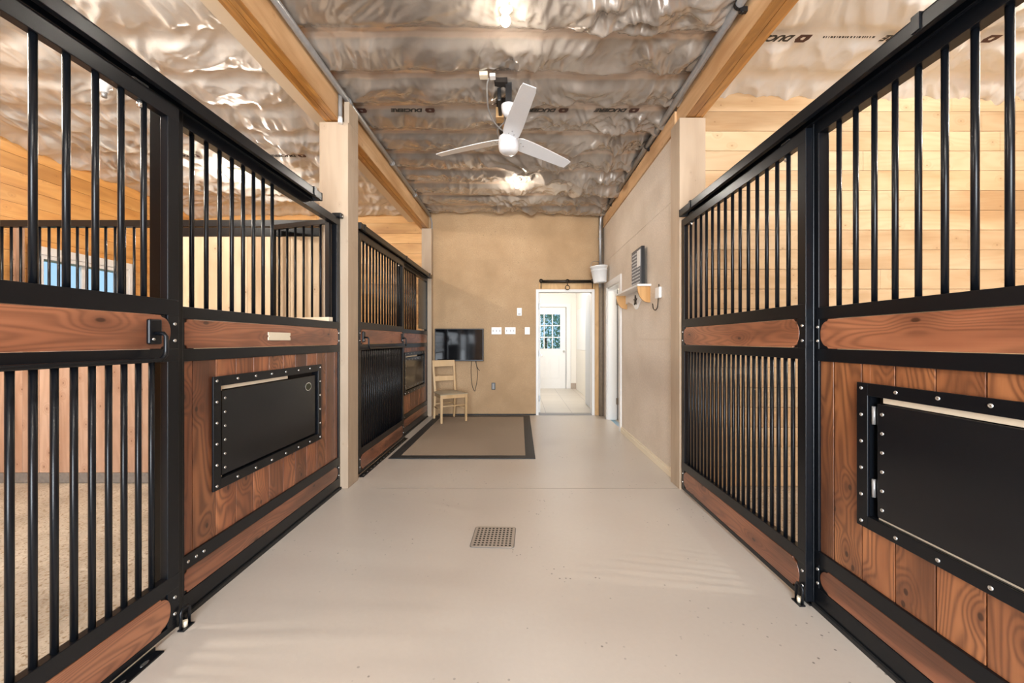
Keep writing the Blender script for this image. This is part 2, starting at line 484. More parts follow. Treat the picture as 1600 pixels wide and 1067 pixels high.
# ------------------------------------------------------------------ mesh helpers
class MB:
    def __init__(s):
        s.v = []; s.f = []; s.sm = []

    def add(s, vs, fs, smooth=False):
        o = len(s.v)
        s.v += [tuple(p) for p in vs]
        s.f += [tuple(i + o for i in f) for f in fs]
        s.sm += [smooth] * len(fs)
        return s

    def box(s, x0, x1, y0, y1, z0, z1):
        x0, x1 = sorted((x0, x1)); y0, y1 = sorted((y0, y1)); z0, z1 = sorted((z0, z1))
        e = (len(s.f) // 6 % 7) * 5e-5          # keeps butting boxes of one mesh off each other's planes
        x0 += e; x1 -= e; y0 += e; y1 -= e; z0 += e; z1 -= e
        v = [(x0, y0, z0), (x1, y0, z0), (x1, y1, z0), (x0, y1, z0), (x0, y0, z1), (x1, y0, z1), (x1, y1, z1), (x0, y1, z1)]
        f = [(0, 3, 2, 1), (4, 5, 6, 7), (0, 1, 5, 4), (1, 2, 6, 5), (2, 3, 7, 6), (3, 0, 4, 7)]
        return s.add(v, f)

    def cyl(s, a, b, r, seg=12, r2=None, caps=True, smooth=True):
        a = Vector(a); b = Vector(b); d = (b - a)
        r2 = r if r2 is None else r2
        q = d.to_track_quat('Z', 'Y').to_matrix()
        vs = []
        for k, (c, rr) in enumerate(((a, r), (b, r2))):
            for i in range(seg):
                t = 2 * math.pi * i / seg
                vs.append(c + q @ Vector((rr * math.cos(t), rr * math.sin(t), 0)))
        s.add(vs, [(i, (i + 1) % seg, seg + (i + 1) % seg, seg + i) for i in range(seg)], smooth)
        if caps:
            o = len(s.v) - 2 * seg
            s.f += [tuple(o + i for i in range(seg - 1, -1, -1)), tuple(o + seg + i for i in range(seg))]
            s.sm += [False, False]
        return s

    def tube(s, pts, r, seg=10, closed=False):
        pts = [Vector(p) for p in pts]
        n = len(pts)
        up = None
        rings = []
        for i, p in enumerate(pts):
            if closed:
                d = pts[(i + 1) % n] - pts[i - 1]
            else:
                d = pts[min(i + 1, n - 1)] - pts[max(i - 1, 0)]
            d.normalize()
            if up is None:
                up = d.orthogonal().normalized()
            up = (up - d * up.dot(d)).normalized()
            sd = d.cross(up)
            rings.append([p + (up * math.cos(2 * math.pi * k / seg) + sd * math.sin(2 * math.pi * k / seg)) * r for k in range(seg)])
        vs = [q for ring in rings for q in ring]
        fs = []
        m = n if closed else n - 1
        for i in range(m):
            j = (i + 1) % n
            for k in range(seg):
                fs.append((i * seg + k, i * seg + (k + 1) % seg, j * seg + (k + 1) % seg, j * seg + k))
        s.add(vs, fs, True)
        if not closed:
            o = len(s.v) - len(vs)
            s.f += [tuple(o + k for k in range(seg - 1, -1, -1)), tuple(o + (n - 1) * seg + k for k in range(seg))]
            s.sm += [False, False]
        return s

    def lathe(s, prof, c=(0, 0, 0), seg=28, axis=None, smooth=True):
        """prof: (r, h) pairs; axis: unit vector the heights run along."""
        c = Vector(c)
        q = Matrix.Identity(3) if axis is None else Vector(axis).to_track_quat('Z', 'Y').to_matrix()
        vs = []
        for r, h in prof:
            for i in range(seg):
                t = 2 * math.pi * i / seg
                vs.append(c + q @ Vector((r * math.cos(t), r * math.sin(t), h)))
        fs = []
        for j in range(len(prof) - 1):
            for i in range(seg):
                fs.append((j * seg + i, j * seg + (i + 1) % seg, (j + 1) * seg + (i + 1) % seg, (j + 1) * seg + i))
        return s.add(vs, fs, smooth)

    def prism(s, poly, mapf, t0, t1):
        """poly 2D outline; mapf(u, v, t) -> 3D; extruded from t0 to t1."""
        n = len(poly)
        vs = [mapf(u, v, t0) for u, v in poly] + [mapf(u, v, t1) for u, v in poly]
        fs = [(i, (i + 1) % n, n + (i + 1) % n, n + i) for i in range(n)]
        fs += [tuple(range(n - 1, -1, -1)), tuple(range(n, 2 * n))]
        return s.add(vs, fs)

    def build(s, name, mat, parent=None, bevel=0.0, origin=None, fix=False):
        base = Vector((0, 0, 0))
        if parent is not None:
            base = WLOC[parent.name]
        org = Vector(origin) if origin is not None else base.copy()
        me = bpy.data.meshes.new(name)
        me.from_pydata([tuple(Vector(p) - org) for p in s.v], [], s.f)
        me.polygons.foreach_set('use_smooth', s.sm)
        if fix:
            import bmesh
            bm = bmesh.new(); bm.from_mesh(me)
            bmesh.ops.recalc_face_normals(bm, faces=bm.faces)
            bm.to_mesh(me); bm.free()
        me.update()
        me.materials.append(mat)
        o = bpy.data.objects.new(name, me)
        COL.objects.link(o)
        o.location = org - base
        if parent is not None:
            o.parent = parent
        WLOC[o.name] = org
        if bevel:
            md = o.modifiers.new('bevel', 'BEVEL')
            md.width = bevel; md.segments = 2; md.limit_method = 'ANGLE'; md.angle_limit = 0.6
        return o


WLOC = {}


def curve_pts(pts, n=6):
    """Catmull-Rom points through pts, for cables and bent wire."""
    p = [Vector(q) for q in pts]
    p = [p[0] * 2 - p[1]] + p + [p[-1] * 2 - p[-2]]
    out = []
    for i in range(1, len(p) - 2):
        for k in range(n):
            u = k / n
            out.append(0.5 * ((2 * p[i]) + (p[i + 1] - p[i - 1]) * u + (2 * p[i - 1] - 5 * p[i] + 4 * p[i + 1] - p[i + 2]) * u * u + (3 * p[i] - p[i - 1] - 3 * p[i + 1] + p[i + 2]) * u ** 3))
    out.append(p[-2])
    return out



def thing(name, label, cat, loc, group=None):
    o = bpy.data.objects.new(name, None)
    o.empty_display_size = 0.1
    COL.objects.link(o)
    o.location = loc
    WLOC[o.name] = Vector(loc)
    tag(o, label, cat, group)
    return o


def tag(o, label=None, cat=None, group=None, kind=None):
    if label: o['label'] = label
    if cat: o['category'] = cat
    if group: o['group'] = group
    if kind: o['kind'] = kind
    return o


def struct(o):
    o['kind'] = 'structure'
    return o


def place(src, wloc, parent):
    c = src.copy()
    COL.objects.link(c)
    c.parent = parent
    c.location = Vector(wloc) - WLOC[parent.name]
    WLOC[c.name] = Vector(wloc)
    return c


# ------------------------------------------------------------------ numpy noise for the sheeting
_rng = np.random.RandomState(11)
_P = _rng.permutation(512)
_G = _rng.rand(512) * 2 * np.pi


def pnoise(x, y, seed=0):
    xi = np.floor(x).astype(int); yi = np.floor(y).astype(int)
    xf = x - xi; yf = y - yi
    u = xf * xf * xf * (xf * (xf * 6 - 15) + 10); v = yf * yf * yf * (yf * (yf * 6 - 15) + 10)

    def gr(ix, iy, dx, dy):
        a = _G[_P[(_P[(ix + seed * 37) % 512] + iy) % 512]]
        return np.cos(a) * dx + np.sin(a) * dy
    n00 = gr(xi, yi, xf, yf); n10 = gr(xi + 1, yi, xf - 1, yf)
    n01 = gr(xi, yi + 1, xf, yf - 1); n11 = gr(xi + 1, yi + 1, xf - 1, yf - 1)
    a = n00 + u * (n10 - n00); b = n01 + u * (n11 - n01)
    return a + v * (b - a)


OCT_DRAPE = ((2.4, 0.6, 1.0, 0.47), (4.1, 0.9, 0.8, 0.30), (8.0, 1.6, 0.50, 0.62), (13.0, 2.6, 0.28, 0.45), (20.0, 4.0, 0.12, 0.2), (3.0, 2.5, 0.25, -0.7))
OCT_CRUMPLE = ((2.6, 2.0, 1.0, 0.5), (3.4, 2.4, 0.8, -0.6), (6.2, 3.6, 0.50, 0.9), (8.0, 5.0, 0.40, -0.3), (14.0, 9.0, 0.22, 0.4), (23.0, 15.0, 0.10, -0.9))


def folds(X, Y, seed, octs, warp):
    wx = pnoise(X * 1.3, Y * 1.3, seed) * warp; wy = pnoise(X * 1.3 + 9, Y * 1.3, seed + 1) * warp
    h = np.zeros_like(X)
    for k, (fx, fy, a, rot) in enumerate(octs):
        c, s_ = math.cos(rot), math.sin(rot)
        U = (X + wx) * c + (Y + wy) * s_; V = -(X + wx) * s_ + (Y + wy) * c
        n = np.abs(pnoise(U * fx + 3 * k, V * fy, seed + 2 + k)) * 1.7
        h += a * np.clip(1 - n, 0, 1) ** 1.5
    return h


def sheet_height(X, Y, seed, amp, y0=2.74, pitch=0.43, calm=None, mix=None, flip=False):
    fr = ((Y - y0) / pitch) % 1.0
    dist = np.minimum(fr, 1 - fr) * pitch            # distance to strap
    hold = np.clip((dist - 0.03) / 0.10, 0, 1)
    hold = hold * hold * (3 - 2 * hold)
    sag = (0.020 if mix is not None else 0.008) * np.sin(np.pi * fr) ** 0.8
    sx = -1 if flip else 1
    m = mix(X, Y) if mix is not None else 0.0
    h = folds(sx * X, Y, seed, OCT_DRAPE, 0.30) * (1 - m)
    if mix is not None:
        h = h + folds(X, Y, seed + 5, OCT_CRUMPLE, 0.45) * m
    amt = 0.6 + 0.8 * np.clip(pnoise(X * 0.8 + 4, Y * 0.8, seed + 9) + 0.35, 0, 1)
    if calm is not None:
        amt = amt * calm(X, Y)
    h = (h - 0.8) * amt * amp * ((0.25 + 0.75 * hold) if mix is not None else (0.55 + 0.45 * hold))
    return -(sag + h)


def sheet(name, x0, x1, y0, y1, z, step, seed, amp, mat, calm=None, droop=None, mix=None, flip=False):
    nx = int((x1 - x0) / step) + 1; ny = int((y1 - y0) / step) + 1
    xs = np.linspace(x0, x1, nx); ys = np.linspace(y0, y1, ny)
    X, Y = np.meshgrid(xs, ys)
    Z = z + sheet_height(X, Y, seed, amp, calm=calm, mix=mix, flip=flip)
    if droop is not None:
        Z = Z + droop(X, Y)
    co = np.stack([X, Y, Z], -1).reshape(-1, 3)
    idx = np.arange(nx * ny).reshape(ny, nx)
    f = np.stack([idx[:-1, :-1], idx[1:, :-1], idx[1:, 1:], idx[:-1, 1:]], -1).reshape(-1, 4)
    me = bpy.data.meshes.new(name)
    me.from_pydata(co.tolist(), [], f.tolist())
    me.polygons.foreach_set('use_smooth', [True] * len(f))
    me.materials.append(mat)
    o = bpy.data.objects.new(name, me)
    COL.objects.link(o)
    WLOC[o.name] = Vector((0, 0, 0))
    struct(o)
    return o


# ================================================================== STRUCTURE
SX_L, SX_R = -1.50, 1.375       # fixed stall fronts (aisle faces)
AX_L, AX_R = -1.55, 1.42        # concrete edges

# floors
struct(MB().box(AX_L, AX_R, YB, YF, -0.1, 0).build('floor', M_CONC))
struct(MB().box(XL, AX_L - 0.001, YB, YF, -0.1, -0.004).build('floor.001', M_SAND))
struct(MB().box(AX_R + 0.001, XR, YB, 3.5, -0.1, -0.004).build('floor.002', M_SAND))
struct(MB().box(-1.3, 1.6, YF + 0.001, 10.4, -0.1, -0.002).build('floor.003', M_TILE))
# expansion joint cut in the concrete
struct(MB().box(-1.2, 1.33, 3.326, 3.330, 0.0, 0.0012).build('trim_1', plain('joint_filler', (0.20, 0.17, 0.14), 0.8)))

# far wall: sheets of board with the doorway left open
DX0, DX1, DZ = 0.315, 1.20, 2.045
fw = MB()
fw.box(-1.62, DX0 - 0.04, YF, YF + 0.14, 0, 1.243)
fw.box(-1.62, DX0 - 0.04, YF, YF + 0.14, 1.247, H + 0.1)
fw.box(DX0 - 0.04, 1.46, YF, YF + 0.14, DZ + 0.04, H + 0.1)
fw.box(DX1 + 0.04, 1.46, YF, YF + 0.14, 0, DZ + 0.04)
fw.box(-1.61, DX0 - 0.045, YF + 0.004, YF + 0.13, 1.24, 1.25)
struct(fw.build('wall_far', M_OSB_F))
struct(MB().box(-0.62, -0.02, YF - 0.003, YF, 0.668, 0.676).build('trim_2', M_OSB_F))
struct(MB().box(-1.35, 0.27, YF - 0.012, YF, 0.0, 0.022).build('baseboard_far', M_RUBBER))

# right wall past the timber post, with the side doorway
WXR = 1.38
SD0, SD1, SDZ = 5.45, 6.22, 2.06
rw = MB()
rw.box(WXR, WXR + 0.12, 3.50, SD0, 0, 1.247)
rw.box(WXR, WXR + 0.12, 3.50, SD0, 1.250, 2.498)
rw.box(WXR, WXR + 0.12, 3.50, SD0, 2.501, 3.085)
rw.box(WXR, WXR + 0.12, SD1, YF, 0, 3.085)
rw.box(WXR, WXR + 0.12, SD0, SD1, SDZ, 2.498)
rw.box(WXR, WXR + 0.12, SD0, SD1, 2.501, 3.085)
rw.box(WXR + 0.03, WXR + 0.12, 3.5, YF, 3.08, H)
rw.box(WXR + 0.004, WXR + 0.11, 3.51, SD0 - 0.005, 1.24, 1.26)
rw.box(WXR + 0.004, WXR + 0.11, 3.51, YF - 0.005, 2.49, 2.51)
struct(rw.build('wall_right', M_OSB_R))
struct(MB().box(WXR - 0.018, WXR, 3.50, SD0 - 0.09, 0, 0.055).box(WXR - 0.012, WXR, 3.50, SD0 - 0.09, 0.055, 0.078).build('baseboard_right', M_CREAM, bevel=0.003))
# white casing and deep reveal of the side doorway
cs = MB()
cs.box(WXR - 0.018, WXR, SD0 - 0.085, SD0, 0, SDZ + 0.085)
cs.box(WXR - 0.018, WXR, SD1, SD1 + 0.085, 0, SDZ + 0.085)
cs.box(WXR - 0.018, WXR, SD0, SD1, SDZ, SDZ + 0.085)
cs.box(WXR, WXR + 0.14, SD0 - 0.005, SD0 + 0.015, 0, SDZ)
cs.box(WXR, WXR + 0.14, SD1 - 0.015, SD1 + 0.005, 0, SDZ)
cs.box(WXR, WXR + 0.14, SD0, SD1, SDZ - 0.02, SDZ + 0.005)
struct(cs.build('trim_3', M_WHITE, bevel=0.003))
# room behind the side doorway
struct(MB().box(WXR + 0.12, 2.9, 5.2, 6.6, -0.1, -0.003).build('floor.004', M_TILE))
sr = MB()
sr.box(2.6, 2.7, 5.0, 6.7, 0, 2.6)
sr.box(WXR + 0.12, 2.7, 6.5, 6.62, 0, 2.6)
sr.box(WXR + 0.12, 2.7, 5.0, 5.1, 0, 2.6)
sr.box(WXR + 0.12, 2.7, 5.0, 6.6, 2.6, 2.7)
struct(sr.build('wall_side_room', M_HALLW))

# board walls
def board_wall(name, axis, face, a0, a1, z0, z1, mat, normal, holes=(), pitch=0.168, th=0.02, joints=()):
    """Horizontal boards with dark gaps. axis 'x': wall runs along x at y=face; normal is the sign the face looks along."""
    mb = MB()
    rnd = random.Random(len(name))
    z = z0
    i = 0
    while z < z1 - 0.01:
        zt = min(z + pitch - 0.003, z1)
        segs = [(a0, a1)]
        for (h0, h1, hz0, hz1) in holes:
            if zt > hz0 and z < hz1:
                ns = []
                for s0, s1 in segs:
                    if s0 < h0: ns.append((s0, min(s1, h0)))
                    if s1 > h1: ns.append((max(s0, h1), s1))
                segs = ns
                for (q0, q1) in ((z, hz0), (hz1, zt)):
                    if q1 - q0 > 0.004:
                        if axis == 'x':
                            mb.box(h0, h1, face, face - normal * th, q0, q1)
                        else:
                            mb.box(face, face - normal * th, h0, h1, q0, q1)
        for s0, s1 in segs:
            if s1 - s0 > 2.5:
                j = s0 + (s1 - s0) * rnd.uniform(0.25, 0.75)
                pieces = [(s0, j - 0.001), (j + 0.001, s1)]
            else:
                pieces = [(s0, s1)]
            for p0, p1 in pieces:
                if axis == 'x':
                    mb.box(p0, p1, face, face - normal * th, z, zt)
                else:
                    mb.box(face, face - normal * th, p0, p1, z, zt)
        z += pitch
        i += 1
    o = mb.build(name, mat)
    # backing
    return struct(o)


def backing(name, axis, face, a0, a1, z0, z1, normal, holes=(), th0=0.021, th1=0.14, mat=None):
    mb = MB()
    segs = [(a0, a1, z0, z1)]
    for (h0, h1, hz0, hz1) in holes:
        n = []
        for (s0, s1, t0, t1) in segs:
            if h0 >= s1 or h1 <= s0:
                n.append((s0, s1, t0, t1)); continue
            if s0 < h0: n.append((s0, h0, t0, t1))
            if s1 > h1: n.append((h1, s1, t0, t1))
            n.append((max(s0, h0), min(s1, h1), t0, hz0)); n.append((max(s0, h0), min(s1, h1), hz1, t1))
        segs = n
    for (s0, s1, t0, t1) in segs:
        if axis == 'x':
            mb.box(s0, s1, face - normal * th0, face - normal * th1, t0, t1)
        else:
            mb.box(face - normal * th0, face - normal * th1, s0, s1, t0, t1)
    return struct(mb.build(name, mat or M_DARK))


# right stall partition: floor to ceiling pale boards
board_wall('wall_stall_right', 'x', 3.38, 1.55, XR, 0.0, H, M_PINE_X, -1)
backing('wall_stall_right.001', 'x', 3.38, 1.55, XR, 0, H, -1, th1=0.12)
# left stalls: far wall, outer wall with windows
WIN = (4.36, 5.36, 1.25, 2.19)
WIN1 = (1.05, 2.15, 1.25, 2.19)
board_wall('wall_stall_left_far', 'x', YF, XL, -1.62, 0.0, H, M_PINE_OX, -1)
backing('wall_stall_left_far.001', 'x', YF, XL, -1.62, 0, H, -1)
board_wall('wall_left', 'y', XL, YB, YF, 0.0, H, M_PINE_O, 1, holes=(WIN, WIN1))
backing('wall_left.001', 'y', XL, YB, YF, 0, H, 1, holes=(WIN, WIN1))
board_wall('wall_right_outer', 'y', XR, YB, 3.5, 0.0, H, M_PINE_O, -1, holes=(WIN1,))
backing('wall_right_outer.001', 'y', XR, YB, 3.5, 0, H, -1, holes=(WIN1,))
# near ends of the stalls and wall behind the camera
board_wall('wall_back', 'x', YB, XL, XR, 0.0, H, M_PINE_OX, 1, holes=((-DOOR_W / 2, DOOR_W / 2, 0, DOOR_H),))
backing('wall_back.001', 'x', YB, XL, XR, 0, H, 1, holes=((-DOOR_W / 2, DOOR_W / 2, 0, DOOR_H),))

# windows
def window(name, x, w, side):
    y0, y1, z0, z1 = w
    r = struct(MB().box(x - 0.15 * side, x + 0.02 * side, y0 - 0.0, y0 + 0.045, z0, z1)
               .box(x - 0.15 * side, x + 0.02 * side, y1 - 0.045, y1, z0, z1)
               .box(x - 0.15 * side, x + 0.02 * side, y0, y1, z1 - 0.045, z1)
               .box(x - 0.15 * side, x + 0.02 * side, y0, y1, z0, z0 + 0.045)
               .box(x - 0.07 * side, x - 0.04 * side, (y0 + y1) / 2 - 0.02, (y0 + y1) / 2 + 0.02, z0, z1)
               .build(name, M_WHITE, bevel=0.004))
    t = 0.09
    MB().box(x + 0.0 * side, x + 0.03 * side, y0 - t, y0, z0 - t, z1 + t) \
        .box(x, x + 0.03 * side, y1, y1 + t, z0 - t, z1 + t) \
        .box(x, x + 0.03 * side, y0, y1, z1, z1 + t) \
        .box(x, x + 0.045 * side, y0 - t, y1 + t, z0 - t, z0).build('window_casing', M_WHITE, r, bevel=0.004)
    MB().box(x - 0.058 * side, x - 0.052 * side, y0 + 0.04, y1 - 0.04, z0 + 0.04, z1 - 0.04).build('pane', M_GLASS, r)


window('window_1', XL, WIN, 1)
window('window_2', XL, WIN1, 1)
window('window_3', XR, WIN1, -1)

# ceilings
def calm_aisle(X, Y):
    c = 0.45 + 0.75 / (1 + np.exp(-(X + 0.1) * 3.2))
    return c * (0.75 + 0.25 * np.clip((Y - 3) / 2, 0, 1))


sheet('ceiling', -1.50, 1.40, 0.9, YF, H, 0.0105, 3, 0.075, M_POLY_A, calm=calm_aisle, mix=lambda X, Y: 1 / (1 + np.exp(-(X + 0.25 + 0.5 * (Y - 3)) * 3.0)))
sheet('ceiling.001', XL, -1.62, 0.4, YF, H, 0.014, 21, 0.050, M_POLY_S,
      droop=lambda X, Y: -0.05 * np.exp(-((X - XL) / 0.25) ** 2) - 0.04 * np.exp(-((Y - YF) / 0.15) ** 2))
sheet('ceiling.002', 1.52, XR, 0.4, 3.40, H, 0.014, 33, 0.060, M_POLY_S, flip=True,
      droop=lambda X, Y: -0.03 * np.exp(-((Y - 3.4) / 0.10) ** 2))
struct(MB().box(XL - 0.2, XR + 0.2, YB - 0.15, YF + 0.15, H + 0.03, H + 0.15).build('ceiling.003', plain('insulation_backing', (0.35, 0.28, 0.22), 0.9)))
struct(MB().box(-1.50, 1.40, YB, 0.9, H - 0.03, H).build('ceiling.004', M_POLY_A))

# the bright hall beyond the far doorway
HZ = 2.65
hw = MB()
hw.box(-1.3, 0.20, 10.25, 10.4, 0, HZ)
hw.box(1.206, 1.6, 10.25, 10.4, 0, HZ)
hw.box(0.20, 1.235, 10.25, 10.4, 2.10, HZ)
hw.box(1.455, 1.6, 6.75, 10.3, 0, HZ)
hw.box(-1.4, -1.3, 6.75, 10.3, 0, HZ)
struct(hw.build('wall_hall', M_HALLW))
struct(MB().box(-1.4, 1.6, 6.74, 10.4, HZ, HZ + 0.1).build('ceiling.005', M_WHITE))
struct(MB().box(1.25, 1.455, 10.225, 10.25, 0, 0.14).build('baseboard_hall', M_TILEB))
struct(MB().box(0.12, 0.21, 10.22, 10.25, 0, 2.19).box(1.205, 1.315, 10.22, 10.25, 0, 2.19).box(0.12, 1.315, 10.22, 10.25, 2.107, 2.19).build('trim_4', M_WHITE, bevel=0.004))
# main doorway casing
struct(MB().box(DX0 - 0.045, DX0, YF - 0.015, YF + 0.16, 0, DZ + 0.045).box(DX1, DX1 + 0.045, YF - 0.015, YF + 0.16, 0, DZ + 0.045)
       .box(DX0 - 0.045, DX1 + 0.045, YF - 0.015, YF + 0.16, DZ, DZ + 0.045).build('trim_5', M_WHITE, bevel=0.003))
struct(MB().box(DX1 + 0.045, DX1 + 0.125, YF - 0.03, YF, 0, DZ + 0.14).box(DX0 + 0.0, DX1 + 0.045, YF - 0.02, YF, DZ + 0.045, DZ + 0.14).build('trim_6', M_FRAMEW, bevel=0.003))
struct(MB().box(DX0, DX1, YF - 0.01, YF + 0.15, 0, 0.012).build('trim_7', M_GREYP))

# exterior door in the hall
d = struct(MB().box(0.203, 0.42, 10.27, 10.31, 0.0, 2.095).box(1.06, 1.19, 10.27, 10.31, 0.0, 2.095).box(0.42, 1.06, 10.27, 10.31, 0.0, 1.02)
           .box(0.42, 1.06, 10.27, 10.31, 1.93, 2.095).build('door_1', M_WHITE))
MB().box(1.192, 1.204, 10.258, 10.30, 0.0, 2.097).box(0.20, 1.192, 10.258, 10.30, 2.0965, 2.106).build('leaf_gap_shade', M_GREYP, d)  # grey strips stand in for the shaded gap around the door leaf
pm = MB()
for i in range(4):
    x = 0.42 + i * 0.2133
    pm.box(x - 0.012, x + 0.012, 10.262, 10.30, 1.02, 1.93)
for i in range(4):
    z = 1.02 + i * 0.3033
    pm.box(0.42, 1.06, 10.262, 10.30, z - 0.012, z + 0.012)
pm.build('window_grid', M_WHITE, d)
MB().box(0.42, 1.06, 10.285, 10.290, 1.02, 1.93).build('pane', M_GLASS, d)
mp = MB()
for x0, x1 in ((0.40, 0.66), (0.76, 1.02)):
    for a in (0.0, 0.02):
        mp.box(x0 + a, x0 + a + 0.012, 10.262, 10.272, 0.25 + a, 0.85 - a).box(x1 - a - 0.012, x1 - a, 10.262, 10.272, 0.25 + a, 0.85 - a)
        mp.box(x0 + a, x1 - a, 10.262, 10.272, 0.25 + a, 0.262 + a).box(x0 + a, x1 - a, 10.262, 10.272, 0.838 - a, 0.85 - a)
mp.build('door_moulding', M_WHITE, d)
MB().lathe([(0.0, 0.06), (0.02, 0.058), (0.028, 0.045), (0.02, 0.03), (0.011, 0.02), (0.011, 0.006), (0.028, 0.004), (0.028, 0)], (1.14, 10.27, 0.96), 18, (0, -1, 0)).build('door_knob', M_CHROME, d)

# inner door swung into the hall, seen edge-on
d = struct(MB().box(0.318, 0.353, 6.78, 7.55, 0.01, 2.035).build('door_2', M_WHITE, bevel=0.003))
MB().cyl((0.353, 7.49, 0.97), (0.41, 7.49, 0.97), 0.010).cyl((0.405, 7.49, 0.97), (0.405, 7.37, 0.97), 0.009).cyl((0.353, 7.49, 0.97), (0.359, 7.49, 0.97), 0.028, 20).build('door_handle', M_CHROME, d)
for z in (0.25, 1.02, 1.82):
    MB().cyl((0.325, 6.77, z - 0.05), (0.325, 6.77, z + 0.05), 0.008, 10).box(0.318, 0.352, 6.774, 6.779, z - 0.05, z + 0.05).build('hinge', M_GALV, d)
# another white door open on the hall's right, shade put into its greyer colour
d = struct(MB().box(1.285, 1.325, 7.05, 7.77, 0.01, 2.10).build('door_3', plain('white_paint_shaded', (0.56, 0.58, 0.61), 0.4), bevel=0.003))
# door of the side doorway, swung inward
d = struct(MB().box(WXR + 0.160, WXR + 0.90, SD1 - 0.050, SD1 - 0.016, 0.01, SDZ - 0.025).build('door_4', M_WHITE, bevel=0.003))
for z in (0.29, 1.845):
    MB().box(WXR + 0.128, WXR + 0.158, SD1 - 0.020, SD1 - 0.0155, z - 0.05, z + 0.05).cyl((WXR + 0.152, SD1 - 0.024, z - 0.05), (WXR + 0.152, SD1 - 0.024, z + 0.05), 0.009, 10).build('hinge', M_BROWNP, d)
struct(MB().box(WXR + 0.141, WXR + 0.157, SD1 - 0.014, SD1 - 0.002, 0.01, SDZ - 0.02).build('jamb_gap_shade', M_GREYP))  # grey strip painted in for the shadow gap between jamb and door

# wall board in the hall
o = MB().box(1.44, 1.455, 8.0, 10.0, 1.02, 2.0).build('whiteboard', M_WHITEP, bevel=0.004)
tag(o, 'large blank white board on the right wall of the hall beyond the doorway', 'whiteboard')

# outdoors
o = MB().box(-60, 60, -60, -3.3, -0.2, -0.12).box(-60, -5.6, -3.3, 60, -0.2, -0.12).box(5.6, 60, -3.3, 60, -0.2, -0.12).box(-5.6, 5.6, 10.5, 60, -0.2, -0.12).build('ground', M_GRASS)
struct(o)


def tree(x, y, h, r, seed, label):
    rnd = random.Random(seed)
    t = thing('garden_tree', label, 'tree', (x, y, -0.12), 'trees outside the hall door')
    MB().cyl((x, y, -0.12), (x + 0.05, y, h * 0.6), 0.12, 10, 0.06).build('trunk', M_TRUNK, t)
    mb = MB()
    for i in range(2600):
        a = rnd.uniform(0, 6.283); u = rnd.uniform(-1, 1); q = r * rnd.uniform(0.55, 1.0)
        s = math.sqrt(1 - u * u)
        c = Vector((x + q * s * math.cos(a), y + q * s * math.sin(a), h * 0.62 + q * u * 1.1))
        e = Euler((rnd.uniform(0, 6), rnd.uniform(0, 6), rnd.uniform(0, 6))).to_matrix()
        k = rnd.uniform(0.04, 0.09)
        mb.add([c + e @ Vector(p) * k for p in ((-1, 0, 0), (0, -0.5, 0.1), (1, 0, 0), (0, 0.5, 0.1))], [(0, 1, 2, 3)])
    mb.build('foliage', M_LEAF, t)


tree(1.05, 16.5, 2.3, 1.25, 1, 'leafy green tree filling the left panes of the hall door window')
tree(3.6, 18.5, 1.6, 0.95, 2, 'lower leafy green tree behind the right panes of the hall door window')

# ================================================================== TIMBER
def post(x0, x1, y0, y1, z1, label, extra=None):
    mb = MB().box(x0, x1, y0, y1, 0, z1)
    o = mb.build('timber_post', M_POST, bevel=0.004)
    tag(o, label, 'post')
    if extra:
        MB().box(*extra).build('side_board', M_POST, o, bevel=0.002)
    return o


post(-1.676, -1.436, 3.32, 3.53, 3.07, 'pale square timber post between the two left stalls', (-1.478, -1.436, 3.34, 3.53, 3.07, 3.25))
post(1.33, 1.547, 3.30, 3.495, 3.095, 'pale square timber post at the end of the right sliding stall door')
post(-1.60, -1.437, 6.47, 6.597, 3.07, 'pale timber post in the far left corner beside the television')


def beam(x0, x1, y0, y1, z0, z1, label):
    t = thing('timber_beam', label, 'beam', ((x0 + x1) / 2, y0, z0), 'long ceiling beams')
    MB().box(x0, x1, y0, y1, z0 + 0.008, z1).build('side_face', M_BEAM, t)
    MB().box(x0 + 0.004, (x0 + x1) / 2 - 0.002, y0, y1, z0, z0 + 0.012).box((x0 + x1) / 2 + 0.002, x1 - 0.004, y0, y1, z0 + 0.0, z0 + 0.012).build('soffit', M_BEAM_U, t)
    return t


beam(-1.635, -1.51, 0.3, 6.59, 3.078, H, 'honey brown timber beam along the ceiling above the left stalls')
beam(1.385, 1.53, 0.3, 3.50, 3.10, H, 'honey brown timber beam along the ceiling above the right stall front')
tb = thing('ceiling_plate', 'narrow timber plate topping the right board wall above the wall shelf', 'beam', (1.375, 3.5, 3.09))
MB().box(1.366, 1.405, 3.5, 6.59, 3.09, 3.26).build('side_face', M_BEAM, tb)
pl = MB().box(-1.81, -1.640, 0.3, 6.45, 3.165, 3.20).build('cream_ledger_board', M_CREAM)
tag(pl, 'cream board running beside the left ceiling beam on its stall side', 'board')


# ================================================================== STALL FRONTS
def P(side, s, n, z):
    """side -1 left / +1 right; s along aisle, n towards the aisle from the fixed front face."""
    return ((SX_L + n) if side < 0 else (SX_R - n), s, z)


def pbox(mb, side, s0, s1, n0, n1, z0, z1):
    a = P(side, s0, n0, z0); b = P(side, s1, n1, z1)
    return mb.box(a[0], b[0], a[1], b[1], a[2], b[2])


_bar_cache = {}


def bar_obj(side, s, n, z0, z1, parent, r=0.010, name='bar'):
    key = (round(z1 - z0, 3), r)
    loc = P(side, s, n, z0)
    if key not in _bar_cache:
        mb = MB().cyl((0, 0, 0), (0, 0, z1 - z0), r, 14)
        mb.v = [tuple(Vector(p) + Vector(loc)) for p in mb.v]
        o = mb.build(name, M_STEEL, parent, origin=loc)
        _bar_cache[key] = o
        return o
    return place(_bar_cache[key], loc, parent)


_screw = {}


